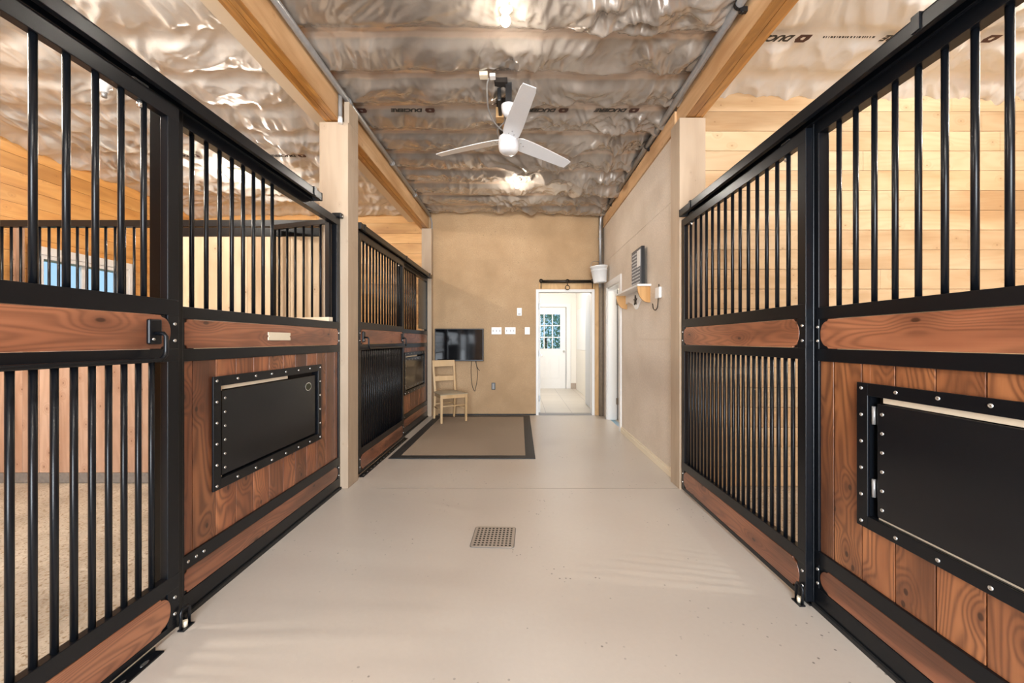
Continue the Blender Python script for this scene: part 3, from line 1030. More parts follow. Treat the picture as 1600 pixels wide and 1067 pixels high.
def screw(side, s, n, z, parent, r=0.0075, mat=None, name='screw'):
    mat = mat or M_ZINC
    key = (side, r, mat.name)
    loc = P(side, s, n, z)
    d = Vector((1, 0, 0)) if side < 0 else Vector((-1, 0, 0))
    if key not in _screw:
        mb = MB().lathe([(r, -0.001), (r, 0.001), (r * 0.75, 0.0035), (r * 0.35, 0.0042), (r * 0.3, 0.0025), (0.0, 0.0025)], loc, 12, d)
        o = mb.build(name, mat, parent, origin=loc)
        _screw[key] = o
        return o
    return place(_screw[key], loc, parent)


def plaque(side, s0, s1, z0, z1, n0, n1, ends=(1, 1), bulge=0.045, notch=0.016):
    """Board with bulging ends between notched corners. ends: rounded (1) or clipped (0) at s0 / s1."""
    h = z1 - z0; c = (z0 + z1) / 2
    poly = []

    def end(sx, sg, rounded):
        pts = []
        if rounded:
            pts.append((sx - sg * bulge, z0))
            pts.append((sx - sg * bulge, z0 + 0.004))
            for k in range(13):
                a = -math.pi / 2 + math.pi * k / 12
                pts.append((sx - sg * bulge * 0.85 + sg * bulge * 0.85 * math.cos(a), c + (h / 2 - notch * 0.6) * math.sin(a)))
            pts.append((sx - sg * bulge, z1 - 0.004))
            pts.append((sx - sg * bulge, z1))
        else:
            pts += [(sx - sg * notch, z0), (sx - sg * notch * 0.8, z0 + notch * 0.8), (sx, z0 + notch), (sx, z1 - notch), (sx - sg * notch * 0.8, z1 - notch * 0.8), (sx - sg * notch, z1)]
        return pts
    poly += end(s1, 1, ends[1])
    poly += list(reversed(end(s0, -1, ends[0])))
    mb = MB()
    mb.prism(poly, lambda u, v, t: P(side, u, t, v), n0, n1)
    return mb


ZB = dict(base=(0.018, 0.100), wood0=(0.100, 0.208), rail0=(0.208, 0.272), rail1=(1.146, 1.202), wood1=(1.202, 1.338), rail2=(1.338, 1.392), top=(2.195, 2.255))


def feed_window(side, s0, s1, z0, z1, parent, variant):
    """Bolted frame around the feed opening with its steel flap."""
    b = 0.050
    mb = MB()
    pbox(mb, side, s0, s0 + b, -0.006, 0.003, z0, z1); pbox(mb, side, s1 - b, s1, -0.006, 0.003, z0, z1)
    pbox(mb, side, s0 + b, s1 - b, -0.006, 0.003, z0, z0 + b); pbox(mb, side, s0 + b, s1 - b, -0.006, 0.003, z1 - b, z1)
    fr = mb.build('feed_door_frame', M_STEEL, parent, bevel=0.0015)
    ns = 8
    for i in range(ns):
        s = s0 + 0.022 + (s1 - s0 - 0.044) * i / (ns - 1)
        screw(side, s, 0.003, z1 - 0.022, fr); screw(side, s, 0.003, z0 + 0.022, fr)
    for i in range(1, 5):
        z = z0 + 0.022 + (z1 - z0 - 0.044) * i / 5
        screw(side, s0 + 0.022, 0.003, z, fr); screw(side, s1 - 0.022, 0.003, z, fr)
    # pale liner board in the opening
    lm = MB()
    i0, i1, j0, j1 = s0 + b, s1 - b, z0 + b, z1 - b
    if side < 0:
        pbox(lm, side, i0 + 0.01, (i0 + i1) / 2 + 0.12, -0.040, -0.014, j1 - 0.020, j1)
        pbox(lm, side, i0 + 0.012, i0 + 0.030, -0.040, -0.016, j0, j1 - 0.02)
    else:
        pbox(lm, side, i0, i1 - 0.05, -0.040, -0.014, j1 - 0.022, j1)
        pbox(lm, side, i0, i1 - 0.03, -0.040, -0.016, j0, j0 + 0.010)
    lm.build('opening_liner', M_CREAM, parent)
    tm = MB()
    pbox(tm, side, i0 - 0.0012, i0 + 0.0015, -0.046, -0.0065, j0, j1)
    pbox(tm, side, i1 - 0.0015, i1 + 0.0012, -0.046, -0.0065, j0, j1)
    pbox(tm, side, i0, i1, -0.046, -0.0065, j0 - 0.0012, j0 + 0.0015)
    pbox(tm, side, i0, i1, -0.046, -0.0065, j1 - 0.0005, j1 + 0.0012)
    tm.build('opening_edging', M_STEEL, parent)
    fm = MB()
    g = 0.022
    if side < 0:
        f0, f1 = i0 + 0.018, i1 - g
    else:
        f0, f1 = i0 + g, i1 - 0.03
    pbox(fm, side, f0, f1, -0.026, -0.008, j0 + 0.010, j1 - 0.026)
    fl = fm.build('feed_door', M_STEEL_G, parent, bevel=0.003)
    es = f0 + 0.022 if side < 0 else f1 - 0.022
    for i in range(6):
        screw(side, es, -0.008, j0 + 0.045 + (j1 - j0 - 0.11) * i / 5, fl)
    hm = MB()
    hs = i0 + 0.006 if side < 0 else i1 - 0.012
    for z in (j0 + 0.08, j1 - 0.11):
        hm2 = MB(); a = P(side, hs, -0.012, z); hm2.cyl(a, (a[0], a[1], z + 0.07), 0.007, 10)
        hm2.build('hinge', M_GALV if side > 0 else M_STEEL, fl)
    bm_ = MB()
    pbox(bm_, side, i0 - 0.045, i1 + 0.045, -0.055, -0.0465, j0 - 0.045, j1 + 0.045)
    bm_.build('opening_back', M_DARK, parent)
    if variant == 'badge':
        c = P(side, f1 - 0.10, -0.0075, j1 - 0.10)
        d = Vector((1, 0, 0))
        bo = MB()
        pts = [(c[1] + 0.040 * math.cos(2 * math.pi * k / 24), c[2] + 0.030 * math.sin(2 * math.pi * k / 24)) for k in range(24)]
        bo.prism(pts, lambda u, v, t: (t, u, v), c[0], c[0] + 0.002)
        bd = bo.build('badge', M_CHROME, fl)
        b2 = MB()
        pts = [(c[1] + 0.034 * math.cos(2 * math.pi * k / 24), c[2] + 0.024 * math.sin(2 * math.pi * k / 24)) for k in range(24)]
        b2.prism(pts, lambda u, v, t: (t, u, v), c[0] + 0.002, c[0] + 0.003)
        b2.box(c[0] + 0.002, c[0] + 0.0036, c[1] - 0.028, c[1] + 0.028, c[2] - 0.003, c[2] + 0.003)
        b2.build('badge_face', plain('dark_badge', (0.03, 0.04, 0.02), 0.3, 0.5), bd)
    elif variant == 'studs':
        for i in range(7):
            s = f0 + 0.03 + (f1 - f0 - 0.06) * i / 6
            screw(side, s, -0.008, j1 - 0.055, fl); screw(side, s, -0.008, j0 + 0.035, fl)


def fixed_panel(side, s0, s1, label, bars, win, plank_mat, variant, ends=((1, 1), (1, 1)), plate=None, post_at=None, pw=0.14, poff=0.0):
    t = thing('stall_panel', label, 'stall panel', P(side, (s0 + s1) / 2, -0.02, 0), 'fixed stall front panels')
    fm = MB()
    n0, n1 = -0.05, 0.0
    for k in ('base', 'rail0', 'rail1', 'rail2', 'top'):
        pbox(fm, side, s0, s1, n0, n1, *ZB[k])
    pbox(fm, side, s1 - 0.028, s1, n0 + 0.001, n1 - 0.0005, 0.0, ZB['top'][1])
    pbox(fm, side, s0, s0 + 0.012, n0 + 0.001, n1 - 0.0005, 0.0, 1.36)
    # end plates behind the bulging boards
    for k in ('wood0', 'wood1'):
        pbox(fm, side, s0, s0 + 0.07, -0.04, -0.006, *ZB[k]); pbox(fm, side, s1 - 0.09, s1, -0.04, -0.006, *ZB[k])
    fm.build('frame', M_STEEL, t, bevel=0.0015)
    # foot strip on the concrete
    fs = MB(); pbox(fs, side, s0, s1, -0.045, 0.012, 0.0, 0.018); fs.build('floor_strip', M_RUBBER, t)
    # boards
    e0 = 0.012
    b1 = plaque(side, s0 + e0, s1 - 0.035, ZB['wood1'][0] + 0.002, ZB['wood1'][1] - 0.002, -0.03, -0.001, ends[0]).build('upper_board', M_CEDAR_H, t, bevel=0.002, fix=True)
    b0 = plaque(side, s0 + e0, s1 - 0.035, ZB['wood0'][0] + 0.002, ZB['wood0'][1] - 0.002, -0.03, -0.001, ends[1]).build('lower_board', M_CEDAR_H, t, bevel=0.002, fix=True)
    dz = 0.040
    for (k, en) in (('wood1', ends[0]), ('wood0', ends[1])):
        zc = sum(ZB[k]) / 2
        if en[0]:
            for q in (-dz, dz): screw(side, s0 + e0 + 0.006, -0.006 + 0.0065, zc + q * 0.8, t, name='screw')
        for q in (-dz, dz): screw(side, s1 - 0.022, 0.0, zc + q * 0.8, t, name='screw')
    for q in (0.03, 0.075, 0.12): screw(side, s0 + q, 0.0, 0.24, t)
    # planks around the opening
    w0, w1, wz0, wz1 = win
    o0, o1, q0, q1 = w0 + 0.0485, w1 - 0.0485, wz0 + 0.0485, wz1 - 0.0485
    pmb = MB()
    z0, z1 = ZB['rail0'][1], ZB['rail1'][0]
    k = math.floor((s0 - poff) / pw)
    while poff + k * pw < s1 - 0.03:
        a = max(s0 + 0.012, poff + k * pw + 0.0024); b = min(s1 - 0.028, poff + (k + 1) * pw - 0.0024)
        if b > a:
            cuts = [(a, b)]
            inside = (max(a, o0), min(b, o1))
            if inside[1] > inside[0]:
                if a < o0: pbox(pmb, side, a, o0, -0.038, -0.010, z0, z1)
                if b > o1: pbox(pmb, side, o1, b, -0.038, -0.010, z0, z1)
                pbox(pmb, side, inside[0], inside[1], -0.038, -0.010, z0, q0)
                pbox(pmb, side, inside[0], inside[1], -0.038, -0.010, q1, z1)
            else:
                pbox(pmb, side, a, b, -0.038, -0.010, z0, z1)
        k += 1
    pmb.build('plank_infill', plank_mat, t, bevel=0.0015)
    bk = MB()
    for (u0, u1, v0, v1) in ((s0 + 0.01, o0, z0, z1), (o1, s1 - 0.03, z0, z1), (o0, o1, z0, q0), (o0, o1, q1, z1)):
        pbox(bk, side, u0, u1, -0.046, -0.0385, v0, v1)
    bk.build('inner_lining', M_DARK, t)
    feed_window(side, w0, w1, wz0, wz1, t, variant)
    for s in bars:
        bar_obj(side, s, -0.025, ZB['rail2'][1] - 0.005, ZB['top'][0] + 0.005, t)
    if plate:
        a0, a1, c0, c1 = plate
        nt_ = 0.008
        poly = [(a0, c0), (a1, c0), (a1, c0 + 0.018), (a1 - nt_, c0 + 0.022), (a1 - nt_, c1 - 0.022), (a1, c1 - 0.018), (a1, c1), (a0, c1), (a0, c1 - 0.018), (a0 + nt_, c1 - 0.022), (a0 + nt_, c0 + 0.022), (a0, c0 + 0.018)]
        MB().prism(poly, lambda u, v, tt: P(side, u, tt, v), -0.001, 0.004).build('name_plate', M_IVORY, t, fix=True)
    return t


def steel_post(side, s0, s1, label, deep=0.0):
    t = thing('steel_post', label, 'steel post', P(side, (s0 + s1) / 2, -0.02, 0), 'black square steel stall posts')
    m = MB(); pbox(m, side, s0, s1, -0.05, 0.004, 0, 2.262)
    m.build('tube', M_STEEL, t, bevel=0.003)
    if deep:
        m = MB(); pbox(m, side, s0 + 0.004, s1 - 0.004, -0.05 - deep, -0.052, 0, 2.24)
        m.build('stop_channel', M_STEEL, t, bevel=0.002)
    m = MB(); pbox(m, side, s0, s1, -0.06, 0.02, 0, 0.008)
    m.build('foot_plate', M_STEEL, t)
    return t


DN = 0.042   # door frame face towards the aisle


def sliding_door(side, s0, s1, label, handle=True, hs=None, wheel=True):
    t = thing('sliding_stall_door', label, 'stall door', P(side, (s0 + s1) / 2, 0.02, 0.02), 'sliding barred stall doors')
    n0, n1 = 0.008, DN
    fm = MB()
    st = 0.055
    for (z0, z1) in ((0.022, 0.048), (0.188, 0.250), (1.152, 1.205), (1.346, 1.412), (2.170, 2.232)):
        pbox(fm, side, s0, s1, n0, n1, z0, z1)
    pbox(fm, side, s0, s0 + st, n0 + 0.0005, n1 - 0.0005, 0.022, 2.232)
    pbox(fm, side, s1 - st, s1, n0 + 0.0005, n1 - 0.0005, 0.022, 2.232)
    for (z0, z1) in ((0.048, 0.188), (1.205, 1.346)):
        pbox(fm, side, s0 + st, s0 + st + 0.04, n0, n1 - 0.008, z0, z1); pbox(fm, side, s1 - st - 0.04, s1 - st, n0, n1 - 0.008, z0, z1)
    fm.build('frame', M_STEEL, t, bevel=0.0015)
    plaque(side, s0 + 0.042, s1 - 0.042, 1.207, 1.344, n0 + 0.005, n1 + 0.001, (1, 1)).build('upper_board', M_CEDAR_H, t, bevel=0.002, fix=True)
    plaque(side, s0 + 0.042, s1 - 0.042, 0.050, 0.186, n0 + 0.005, n1 + 0.001, (1, 1)).build('lower_board', M_CEDAR_H, t, bevel=0.002, fix=True)
    for s in (s0 + 0.022, s1 - 0.022):
        for z in (1.24, 1.31, 0.085, 0.155):
            screw(side, s, n1, z, t)
    nm = (n0 + n1) / 2
    k = round((s1 - s0 - 2 * st) / 0.0885)
    for i in range(1, k):
        s = s0 + st + (s1 - s0 - 2 * st) * i / k
        bar_obj(side, s, nm, 1.405, 2.177, t)
    k = round((s1 - s0 - 2 * st) / 0.0545)
    for i in range(1, k):
        s = s0 + st + (s1 - s0 - 2 * st) * i / k
        bar_obj(side, s, nm, 0.245, 1.158, t, name='bar')
    if handle:
        h0, h1 = hs
        hz, lz = 1.268, 1.165
        hn = n1 + 0.055
        pts = []
        r = 0.035
        for k in range(7):
            a = k / 6 * R90
        path = [(h0, n1 + 0.012, hz), (h0, hn - 0.01, hz), (h0, hn, hz - 0.012)]
        path += [(h0 + r - r * math.cos(a), hn, lz + r - r * math.sin(a)) for a in [R90 * q / 6 for q in range(7)]]
        path += [(h1 - r + r * math.sin(a), hn, lz + r - r * math.cos(a)) for a in [R90 * q / 6 for q in range(7)]]
        path += [(h1, hn, hz - 0.012), (h1, hn - 0.01, hz), (h1, n1 + 0.012, hz)]
        MB().tube([P(side, *p) for p in path], 0.008, 10).build('handle', M_STEEL, t)
        for h in (h0, h1):
            m = MB(); pbox(m, side, h - 0.028, h + 0.028, n1, n1 + 0.016, 1.225, 1.325)
            br = m.build('handle_bracket', M_STEEL, t, bevel=0.006)
            screw(side, h - 0.012, n1 + 0.016, 1.245, br, 0.006)
    # hangers that carry the door on its track
    for s in (s0 + 0.16, s1 - 0.16):
        m = MB(); pbox(m, side, s - 0.03, s + 0.03, 0.018, 0.032, 2.232, 2.246)
        a = P(side, s, 0.025, 2.145)
        m.cyl(a, (a[0], a[1], 2.17), 0.009, 6)
        m.build('hanger', M_ZINC, t)
    return t


def track(side, s0, s1, label, clips=()):
    t = thing('door_track', label, 'track', P(side, (s0 + s1) / 2, 0.05, 2.24), 'overhead stall door tracks')
    # C-shaped rail with the slot underneath
    m = MB()
    n0, n1, z0, z1 = 0.004, 0.075, 2.248, 2.302
    pbox(m, side, s0, s1, n0, n1, z1 - 0.005, z1)
    pbox(m, side, s0, s1, n1 - 0.005, n1, z0, z1 - 0.005)
    pbox(m, side, s0, s1, n0, n0 + 0.005, z0, z1 - 0.005)
    pbox(m, side, s0, s1, n1 - 0.024, n1 - 0.005, z0, z0 + 0.004)
    pbox(m, side, s0, s1, n0 + 0.005, n0 + 0.016, z0, z0 + 0.004)
    m.build('rail', M_STEEL, t, bevel=0.0015)
    for s in clips:
        m = MB()
        pbox(m, side, s - 0.014, s + 0.014, -0.02, n1 + 0.005, z1, z1 + 0.006)
        pbox(m, side, s - 0.014, s + 0.014, n1, n1 + 0.006, z0 + 0.004, z1 + 0.003)
        m.build('bracket', M_STEEL, t)
    for s in (s0, s1):
        m = MB(); pbox(m, side, s - 0.006, s + 0.006, n0 - 0.001, n1 + 0.001, z0 - 0.002, z1 + 0.001)
        m.build('end_cap', M_RUBBER, t)
    return t


# -- left near stall
steel_post(-1, 1.716, 1.765, 'black steel post right of the near left barred door with the long handle', deep=0.055)
fixed_panel(-1, 1.765, 3.315, 'fixed left stall front with cream name plate and round badge on its feed flap',
            [1.845 + 0.0856 * i for i in range(8)], (1.94, 3.00, 0.497, 1.062), M_CEDAR_V, 'badge',
            ends=((0, 0), (0, 1)), plate=(2.365, 2.59, 1.242, 1.290), pw=0.14, poff=1.972 - 0.14 * 14)
sliding_door(-1, 0.262, 1.700, 'nearest left sliding barred door with a long U shaped handle', hs=(0.36, 1.575))
track(-1, 0.05, 2.86, 'black overhead track over the near left stall front', clips=(0.6, 2.76))
# swing-in grille of the near left panel
gr = thing('swing_grille', 'small barred feed grille swung open into the near left stall', 'grille', (-1.54, 3.20, 1.43))
A = Vector((-1.535, 3.215)); B = Vector((-2.12, 3.40))
du = (B - A).normalized(); dn = Vector((-du.y, du.x))


def gbox(mb, u0, u1, z0, z1, th=0.014):
    c = [A + du * u0 - dn * th, A + du * u1 - dn * th, A + du * u1 + dn * th, A + du * u0 + dn * th]
    mb.add([(p.x, p.y, z0) for p in c] + [(p.x, p.y, z1) for p in c], [(0, 3, 2, 1), (4, 5, 6, 7), (0, 1, 5, 4), (1, 2, 6, 5), (2, 3, 7, 6), (3, 0, 4, 7)])
    return mb


GL = (B - A).length
g = MB(); gbox(g, 0, GL, 2.185, 2.225); gbox(g, 0, 0.04, 1.43, 2.225); gbox(g, GL - 0.03, GL, 1.43, 2.225)
g.build('frame', M_STEEL, gr, bevel=0.002, fix=True)
g = MB(); gbox(g, -0.005, GL, 1.395, 1.43, 0.022); g.build('bottom_rail', M_CREAM, gr, bevel=0.002, fix=True)  # cream colour stands in for light reflected off the rail
for i in range(1, 7):
    p = A + du * (GL * i / 7 + 0.01)
    MB().cyl((p.x, p.y, 1.43), (p.x, p.y, 2.19), 0.009, 12).build('bar', M_STEEL, gr)
m = MB(); pbox(m, -1, 3.262, 3.287, -0.048, -0.002, 1.392, 2.196)
m.build('hinge_stile', M_STEEL, gr, bevel=0.003)
for z in (1.62, 2.02):
    MB().cyl((-1.545, 3.235, z - 0.03), (-1.545, 3.235, z + 0.03), 0.010, 10).build('hinge', M_GALV, gr)
cap = MB(); pbox(cap, -1, 3.27, 3.318, -0.052, 0.028, 2.256, 2.296)
cap = cap.build('rail_end_cap', M_STEEL, bevel=0.008)
tag(cap, 'black steel cap on the stall top rail against the left timber post', 'cap')
screw(-1, 3.295, 0.028, 2.27, cap, 0.008)

# -- left far stall
sliding_door(-1, 3.60, 5.00, 'far left sliding barred door beside the middle timber post', hs=(3.69, 4.90))
steel_post(-1, 5.005, 5.045, 'black steel post between the far left door and its fixed panel')
fixed_panel(-1, 5.045, 6.455, 'far fixed left stall front with stud bordered glossy feed flap beside the television',
            [5.045 + 0.086 * i for i in range(1, 10)], (5.17, 6.29, 0.52, 1.083), M_CEDAR_V, 'studs', ends=((0, 0), (0, 0)), pw=0.14, poff=5.0)
m = MB()
track(-1, 3.57, 6.44, 'black overhead track over the far left stall front', clips=(3.66, 5.02, 6.3))
# solid grille cover plate at the top right of the far panel
cv = MB(); pbox(cv, -1, 5.95, 6.42, -0.020, -0.010, 1.42, 2.17)
tag(cv.build('grille_cover_plate', M_STEEL_G, bevel=0.002), 'black sheet behind the bars of the far fixed left stall front', 'cover plate')
# perforated floor tracks
def floor_track(side, s0, s1, label, n=None):
    t = thing('floor_track', label, 'floor track', P(side, s0, 0.03, 0), 'perforated floor angles under the sliding doors')
    m = MB(); pbox(m, side, s0, s1, 0.045, 0.085, 0, 0.006); pbox(m, side, s0, s1, 0.045, 0.050, 0.006, 0.020)
    m.build('angle', M_STEEL, t)
    k = int((s1 - s0) / 0.09)
    for i in range(k):
        s = s0 + 0.045 + i * 0.09
        a = P(side, s, 0.068, 0.006)
        pts = [(s + 0.018 * math.cos(q * math.pi / 5), 0.068 + 0.008 * math.sin(q * math.pi / 5)) for q in range(10)]
        MB().prism(pts, lambda u, v, tt: P(side, u, v, tt), 0.006, 0.0072).build('slot', M_ZINC, t, fix=True)


floor_track(-1, 3.60, 5.03, 'perforated black floor angle beneath the far left sliding door')
floor_track(-1, 0.30, 1.58, 'perforated black floor angle beneath the nearest left sliding door')

# -- right stall
steel_post(1, 1.853, 1.90, 'black steel post between the right sliding door and the right fixed panel', deep=0.0)
sliding_door(1, 1.850, 3.27, 'right sliding barred door with short wooden rails and no handle', handle=False)
fixed_panel(1, 0.30, 1.853, 'right fixed stall front with large black feed flap cut by the photo edge',
            [1.739 - 0.0865 * i for i in range(16)], (0.55, 1.616, 0.497, 1.072), M_CEDAR_VR, 'plain',
            ends=((1, 1), (1, 1)), pw=0.143, poff=1.75 - 0.143 * 12)
track(1, 0.40, 3.23, 'black overhead track over the right stall front', clips=(1.3, 3.03))


def floor_guide(side, s, label):
    t = thing('floor_guide', label, 'floor guide', P(side, s, 0.06, 0), 'roller guides at the feet of the sliding doors')
    m = MB()
    pts = [(s - 0.022, DN + 0.012, 0.0), (s - 0.022, DN + 0.012, 0.075), (s - 0.014, DN + 0.012, 0.088), (s + 0.014, DN + 0.012, 0.088), (s + 0.022, DN + 0.012, 0.075), (s + 0.022, DN + 0.012, 0.0)]
    m.tube([P(side, *p) for p in pts], 0.006, 8).build('loop', M_STEEL, t)
    m = MB(); pbox(m, side, s - 0.028, s + 0.028, DN + 0.002, DN + 0.03, 0, 0.006); m.build('base_plate', M_STEEL, t)
    a = P(side, s, DN + 0.012, 0.006)
    MB().cyl(a, (a[0], a[1], 0.03), 0.010, 12).build('roller', M_IVORY, t)


floor_guide(-1, 1.715, 'small black roller guide on the floor at the near left door post')
floor_guide(1, 1.875, 'small black roller guide on the floor at the right door post')

# -- left stall partition
pt = thing('stall_partition', 'barred and planked partition between the two left stalls', 'partition', (-3.3, 3.48, 0))
PX0, PX1, PM = XL + 0.05, -1.69, -3.13
PY = 3.46
pf = MB()
pf.box(PX0, PX1, PY, PY + 0.05, 2.235, 2.292)
pf.box(PM, PX1, PY, PY + 0.05, 2.150, 2.225)
pf.box(PX0, PM, PY, PY + 0.05, 1.24, 1.30)
pf.box(PM - 0.05, PM, PY, PY + 0.05, 0, 2.235)
pf.box(PX1 - 0.04, PX1, PY, PY + 0.05, 0, 2.235)
pf.build('frame', M_STEEL, pt, bevel=0.002)
pm_ = MB(); k = 0
x = PM
while x < PX1 - 0.05:
    pm_.box(x + 0.001, min(x + 0.124, PX1 - 0.04), PY + 0.01, PY + 0.045, 0.085, 2.150)
    x += 0.125
pm_.build('tall_planks', M_PLANK_L, pt, bevel=0.002)
pm_ = MB(); x = PX0
while x < PM - 0.06:
    pm_.box(x + 0.001, min(x + 0.149, PM - 0.05), PY + 0.01, PY + 0.045, 0.085, 1.24)
    x += 0.15
pm_.build('low_planks', M_PLANK_P, pt, bevel=0.002)
MB().box(PX0, PX1, PY - 0.004, PY + 0.05, 0, 0.085).build('kick_strip', M_GREYBAND, pt)
bm0 = None
x = PM - 0.06 - 0.03
while x > PX0:
    loc = (x, PY + 0.025, 1.295)
    if bm0 is None:
        bm0 = MB().cyl(loc, (loc[0], loc[1], 2.24), 0.010, 10).build('bar', M_STEEL, pt, origin=loc)
    else:
        place(bm0, loc, pt)
    x -= 0.083

# studs on the outer wall
for i, (yy, lab) in enumerate(((4.13, 'brown stud standing on the outer wall of the far left stall'),)):
    o = MB().box(XL + 0.001, XL + 0.06, yy, yy + 0.07, 0, 2.45).build('wall_stud', M_PLANK_P)
    tag(o, lab, 'stud')

# ================================================================== AISLE OBJECTS
# rug
t = thing('rug', 'brown woven rug with a wide black border in front of the television', 'rug', (-0.6, 5.3, 0))
rx0, rx1, ry0, ry1, bw = -1.375, 0.165, 4.15, 6.52, 0.105
MB().box(rx0 + bw, rx1 - bw, ry0 + bw, ry1 - bw, 0.001, 0.0085).build('weave', M_RUG, t)
b = MB()
b.box(rx0, rx1, ry0, ry0 + bw, 0.001, 0.009).box(rx0, rx1, ry1 - bw, ry1, 0.001, 0.009)
b.box(rx0, rx0 + bw, ry0 + bw, ry1 - bw, 0.001, 0.009).box(rx1 - bw, rx1, ry0 + bw, ry1 - bw, 0.001, 0.009)
b.box(rx0 + bw * 0.45, rx0 + bw * 0.5, ry0 + bw * 0.5, ry1 - bw * 0.5, 0.009, 0.0105).box(rx1 - bw * 0.5, rx1 - bw * 0.45, ry0 + bw * 0.5, ry1 - bw * 0.5, 0.009, 0.0105)
b.build('border', M_RUGB, t, bevel=0.001)

# floor drain
t = thing('floor_drain', 'perforated square drain cover set in the concrete aisle', 'drain', (-0.16, 2.49, 0))
gx0, gx1, gy0, gy1 = -0.292, -0.034, 2.375, 2.632
th = math.radians(-2.0)
cx_, cy_ = (gx0 + gx1) / 2, (gy0 + gy1) / 2


def rotd(x, y):
    return (cx_ + (x - cx_) * math.cos(th) - (y - cy_) * math.sin(th), cy_ + (x - cx_) * math.sin(th) + (y - cy_) * math.cos(th))


def rrect(x0, x1, y0, y1, r, n=5):
    pts = []
    for (cx, cy, a0) in ((x1 - r, y0 + r, -90), (x1 - r, y1 - r, 0), (x0 + r, y1 - r, 90), (x0 + r, y0 + r, 180)):
        for k in range(n):
            a = math.radians(a0 + 90 * k / (n - 1))
            pts.append((cx + r * math.cos(a), cy + r * math.sin(a)))
    return pts


mp_ = lambda u, v, tt: (*rotd(u, v), tt)
MB().prism(rrect(gx0 - 0.006, gx1 + 0.006, gy0 - 0.006, gy1 + 0.006, 0.022), mp_, 0.0, 0.002).build('gasket', M_GREYBAND, t, fix=True)
MB().prism(rrect(gx0, gx1, gy0, gy1, 0.018), mp_, 0.0, 0.004).build('plate', plain('cast_drain_cover', (0.42, 0.36, 0.30), 0.4, 0.2, bump=0.2), t, fix=True)
hmesh = None
for i in range(10):
    for j in range(9):
        x, y = rotd(gx0 + 0.022 + i * 0.0238, gy0 + 0.022 + j * 0.0266)
        if hmesh is None:
            hmesh = MB().cyl((x, y, 0.0035), (x, y, 0.0044), 0.0075, 10).build('hole', M_DARK, t, origin=(x, y, 0.0035))
        else:
            place(hmesh, (x, y, 0.0035), t)

# television
t = thing('television', 'wall mounted flat black television above the wooden chair', 'television', (-0.99, 6.56, 1.17))
MB().box(-1.395, -0.592, 6.515, 6.545, 0.90, 1.435).build('bezel', M_BLACKP, t, bevel=0.006)
MB().box(-1.380, -0.607, 6.5135, 6.516, 0.922, 1.422).build('screen', M_SCREEN, t)
MB().box(-1.12, -0.87, 6.545, 6.598, 1.0, 1.3).build('wall_bracket', M_BLACKP, t)
MB().tube(curve_pts([(-0.80, 6.56, 0.91), (-0.805, 6.57, 0.75), (-0.80, 6.58, 0.58), (-0.775, 6.585, 0.45), (-0.745, 6.588, 0.40), (-0.735, 6.588, 0.44), (-0.71, 6.585, 0.56), (-0.70, 6.575, 0.72), (-0.73, 6.56, 0.91)]), 0.0045, 8).build('cable', M_BLACKP, t)
MB().tube(curve_pts([(-0.72, 6.56, 0.91), (-0.715, 6.57, 0.83), (-0.69, 6.58, 0.77), (-0.665, 6.585, 0.74)]), 0.0045, 8).build('cable', M_BLACKP, t)

# chair
CX, CY = -1.09, 6.14
rz = math.radians(30)
t = thing('wooden_chair', 'blond wooden ladder back chair with beige seat on the rug', 'chair', (CX, CY, 0.009))
RC = Matrix.Rotation(rz, 3, 'Z')


def cpt(x, y, z):
    v = RC @ Vector((x, y, 0))
    return (CX + v.x, CY + v.y, z)


def cbar(mb, a, b, w, d, w2=None, d2=None):
    """square bar from a to b (local chair coords), w across x, d across y"""
    w2 = w2 or w; d2 = d2 or d
    vs = []
    for (p, ww, dd) in ((a, w, d), (b, w2, d2)):
        for sx, sy in ((-1, -1), (1, -1), (1, 1), (-1, 1)):
            vs.append(cpt(p[0] + sx * ww / 2, p[1] + sy * dd / 2, p[2]))
    return mb.add(vs, [(0, 3, 2, 1), (4, 5, 6, 7), (0, 1, 5, 4), (1, 2, 6, 5), (2, 3, 7, 6), (3, 0, 4, 7)])


def cbox(mb, x0, x1, y0, y1, z0, z1):
    vs = [cpt(x, y, z) for z in (z0, z1) for x, y in ((x0, y0), (x1, y0), (x1, y1), (x0, y1))]
    return mb.add(vs, [(0, 3, 2, 1), (4, 5, 6, 7), (0, 1, 5, 4), (1, 2, 6, 5), (2, 3, 7, 6), (3, 0, 4, 7)])


FW, BW_, DD = 0.195, 0.165, 0.20
for sx in (-1, 1):
    cbar(MB(), (sx * FW, -DD, 0.0107), (sx * FW, -DD, 0.43), 0.030, 0.030, 0.038, 0.038).build('front_leg', M_CHAIR, t, bevel=0.004)
    m = MB()
    cbar(m, (sx * BW_, DD + 0.035, 0.0107), (sx * BW_, DD, 0.44), 0.030, 0.030, 0.034, 0.042)
    cbar(m, (sx * BW_, DD, 0.44), (sx * (BW_ + 0.008), DD + 0.075, 0.925), 0.034, 0.042, 0.028, 0.026)
    m.build('rear_leg', M_CHAIR, t, bevel=0.004)
m = MB()
cbox(m, -FW, FW, -DD - 0.012, -DD + 0.010, 0.375, 0.43); cbox(m, -BW_, BW_, DD - 0.010, DD + 0.010, 0.375, 0.43)
for sx in (-1, 1):
    a = (sx * FW, -DD); b = (sx * BW_, DD)
    vs = []
    for (x, y) in (a, b):
        for dx in (-0.010, 0.010):
            for z in (0.375, 0.43):
                vs.append(cpt(x + dx, y, z))
    m.add(vs, [(0, 1, 3, 2), (4, 6, 7, 5), (0, 4, 5, 1), (2, 3, 7, 6), (0, 2, 6, 4), (1, 5, 7, 3)])
m.build('seat_frame', M_CHAIR, t, bevel=0.002, fix=True)
